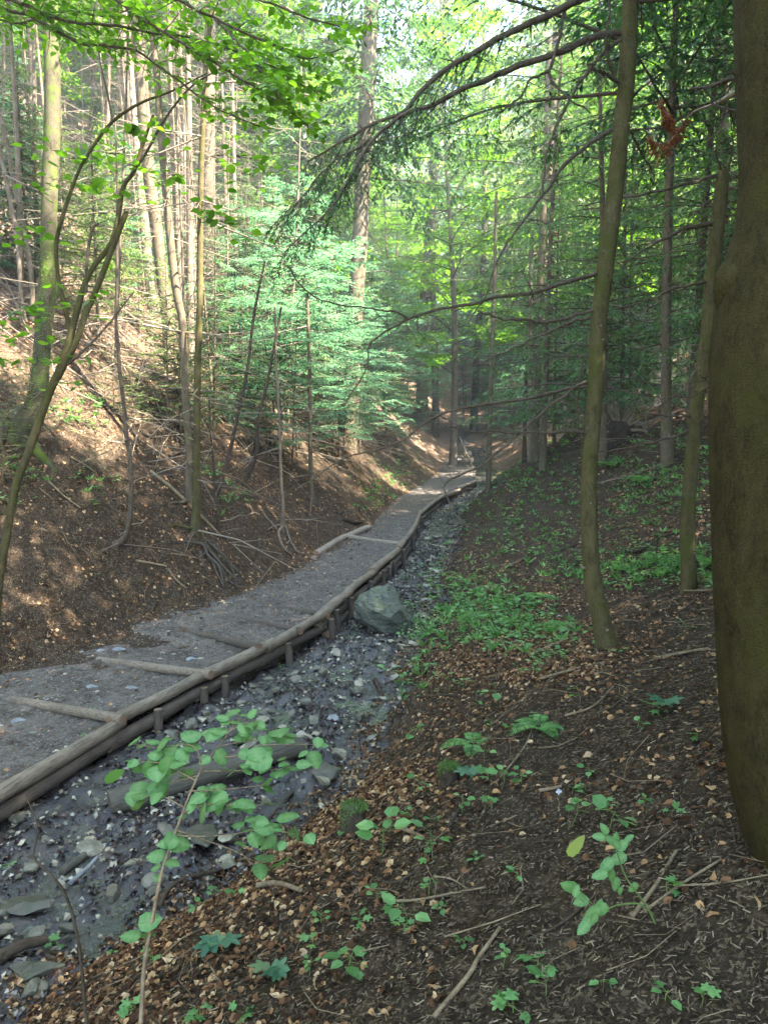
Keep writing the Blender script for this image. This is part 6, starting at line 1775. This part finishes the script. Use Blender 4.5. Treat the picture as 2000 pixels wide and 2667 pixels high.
# butterbur like blue green leaves
for px, py, s, lab in [(1222, 2025, .085, 'blue green many pointed leaf beside the small stump'), (572, 2475, .10, 'blue green toothed leaf lying below the sapling'), (705, 2540, .08, 'dark green leaf cluster at the bottom centre'), (1730, 1845, .10, 'large pale green lobed leaf right of centre on the slope')]:
    g = G(px, py); g[2] = float(SURF(g[0], g[1])) + .03; m = MB(); rg = np.random.default_rng(px)
    n_ = 4; D_ = rg.normal(size=(n_, 3)) * [1, 1, .15]; stamp(m, LOB_V, LOB_F, np.repeat(g[None], n_, 0), D_, rg.normal(size=(n_, 3)) * .25 + [0, -.2, 1], np.full(n_, s), 0)
    solo('leaf_cluster', m, [M['beech_leaf']], lab, 'leaf cluster')

# leafy shoot with compound leaves at the lower right
LS = thing('leafy_shoot', 'tall leafy shoot with toothed compound leaves leaning left at the lower right', 'plant', G(1706, 2410))
rg = np.random.default_rng(12); d0 = depth(np.array(LS.location))
for pix in ([(1172, 1172), (1130, 1090), (1050, 980), (1010, 880), (985, 815)], [(1160, 1130), (1100, 1085), (1010, 1090), (940, 1108), (850, 1050)]):
    q, r = smoothline(spix(C8, pix, np.linspace(d0, d0 - .12, len(pix))), np.linspace(.0035, .0014, len(pix)), 24); m = MB(); tube(m, q, r, 6, 0); part('stem', m, [M['green_stem']], LS)
for x_, y_, w_, dx, dy in [(985, 815, 95, -.75, .55), (950, 760, 60, -.5, .9), (925, 795, 60, -1, .1), (1000, 800, 60, .1, 1), (1030, 830, 75, .7, .6), (1060, 800, 50, .7, .6), (1010, 890, 90, -.5, -.4), (960, 920, 95, -.7, -.7), (930, 960, 80, -.9, -.3), (980, 960, 80, 0, -1), (1000, 1000, 70, -.2, -1), (1040, 920, 50, .4, -.9),
                           (1075, 1015, 60, -.4, -.6), (800, 1010, 95, -.9, .45), (850, 1050, 60, -.5, .8), (850, 1075, 80, -.8, -.4), (830, 1030, 60, .3, .9), (930, 1090, 60, .3, .8), (900, 1120, 90, -.7, -.7), (940, 1110, 80, -.3, -.9), (880, 1160, 90, -.6, -.8), (860, 1190, 80, -.7, -.7), (905, 1150, 60, -.3, -.9), (1020, 1030, 50, 0, -1)]:
    px, py = cp(C8, [(x_, y_)])[0]; s = w_ / 1.659 / F * (d0 - .08) * .95; c = W(px, py, d0 - .08 + rg.uniform(-.05, .05)); dirn = unit(np.array([dx, rg.uniform(-.3, .3), dy * .8])); m = MB()
    stamp(m, HAZ_V, HAZ_F, (c - dirn * s * .5)[None], dirn[None], (np.array([-.2, -.6, .7]) + rg.normal(size=3) * .3)[None], np.array([[s, s * .72, s]]), 0, True)
    veins(part('leaf', m, [M['hazel_leaf']], LS).data, 1)
for px, py, dx, s, lab in [(1503, 2200, .5, .085, 'upright yellow leaf at the tip of the pale forked stick')]:
    m = MB(); stamp(m, HAZ_V, HAZ_F, W(px - 25, py + 30, d0)[None], np.array([[.6, 0, .8]]), np.array([[-.3, -.9, .2]]), np.array([[s, s * .5, s]]), 0, True)
    solo('loose_leaf', m, [M['yellow_leaf']], lab, 'leaf')
m = MB(); g = W(1455, 2062, depth(G(1455, 2075)) - .03)
rg = np.random.default_rng(3); stamp(m, LEAF_V, LEAF_F, np.repeat(g[None], 14, 0), rg.normal(size=(14, 3)) + [0, 0, .5], rg.normal(size=(14, 3)), np.full(14, .015), 0)
M['petal'] = leaf_mat('petal', [(0, (.55, .55, .60)), (1, (.75, .75, .8))], .3, tcol=(1, 1, 1))
solo('flower', m, [M['petal']], 'tiny whitish flower on the litter near the middle of the right bank', 'flower')

# ------------------------------------------------------------------ forest air
m = MB()
hx0, hx1, hy0, hy1, hz0, hz1 = -130, 130, -12, 140, -8, 115
hv = [(x, y, z) for z in (hz0, hz1) for y in (hy0, hy1) for x in (hx0, hx1)]
m.add(hv, [(0, 2, 3, 1), (4, 5, 7, 6), (0, 1, 5, 4), (2, 6, 7, 3), (0, 4, 6, 2), (1, 3, 7, 5)], 0, False)
hm, ht = nt('haze')
pv = N(ht, 'ShaderNodeVolumePrincipled'); pv.inputs['Density'].default_value = HAZE
pv.inputs['Color'].default_value = (.90, .97, 1.0, 1); pv.inputs['Anisotropy'].default_value = .2
ho = N(ht, 'ShaderNodeOutputMaterial'); ht.links.new(pv.outputs[0], ho.inputs['Volume'])
tag(link('haze', m.mesh('haze', hm)), 'thin bluish forest air', 'haze', kind='stuff')
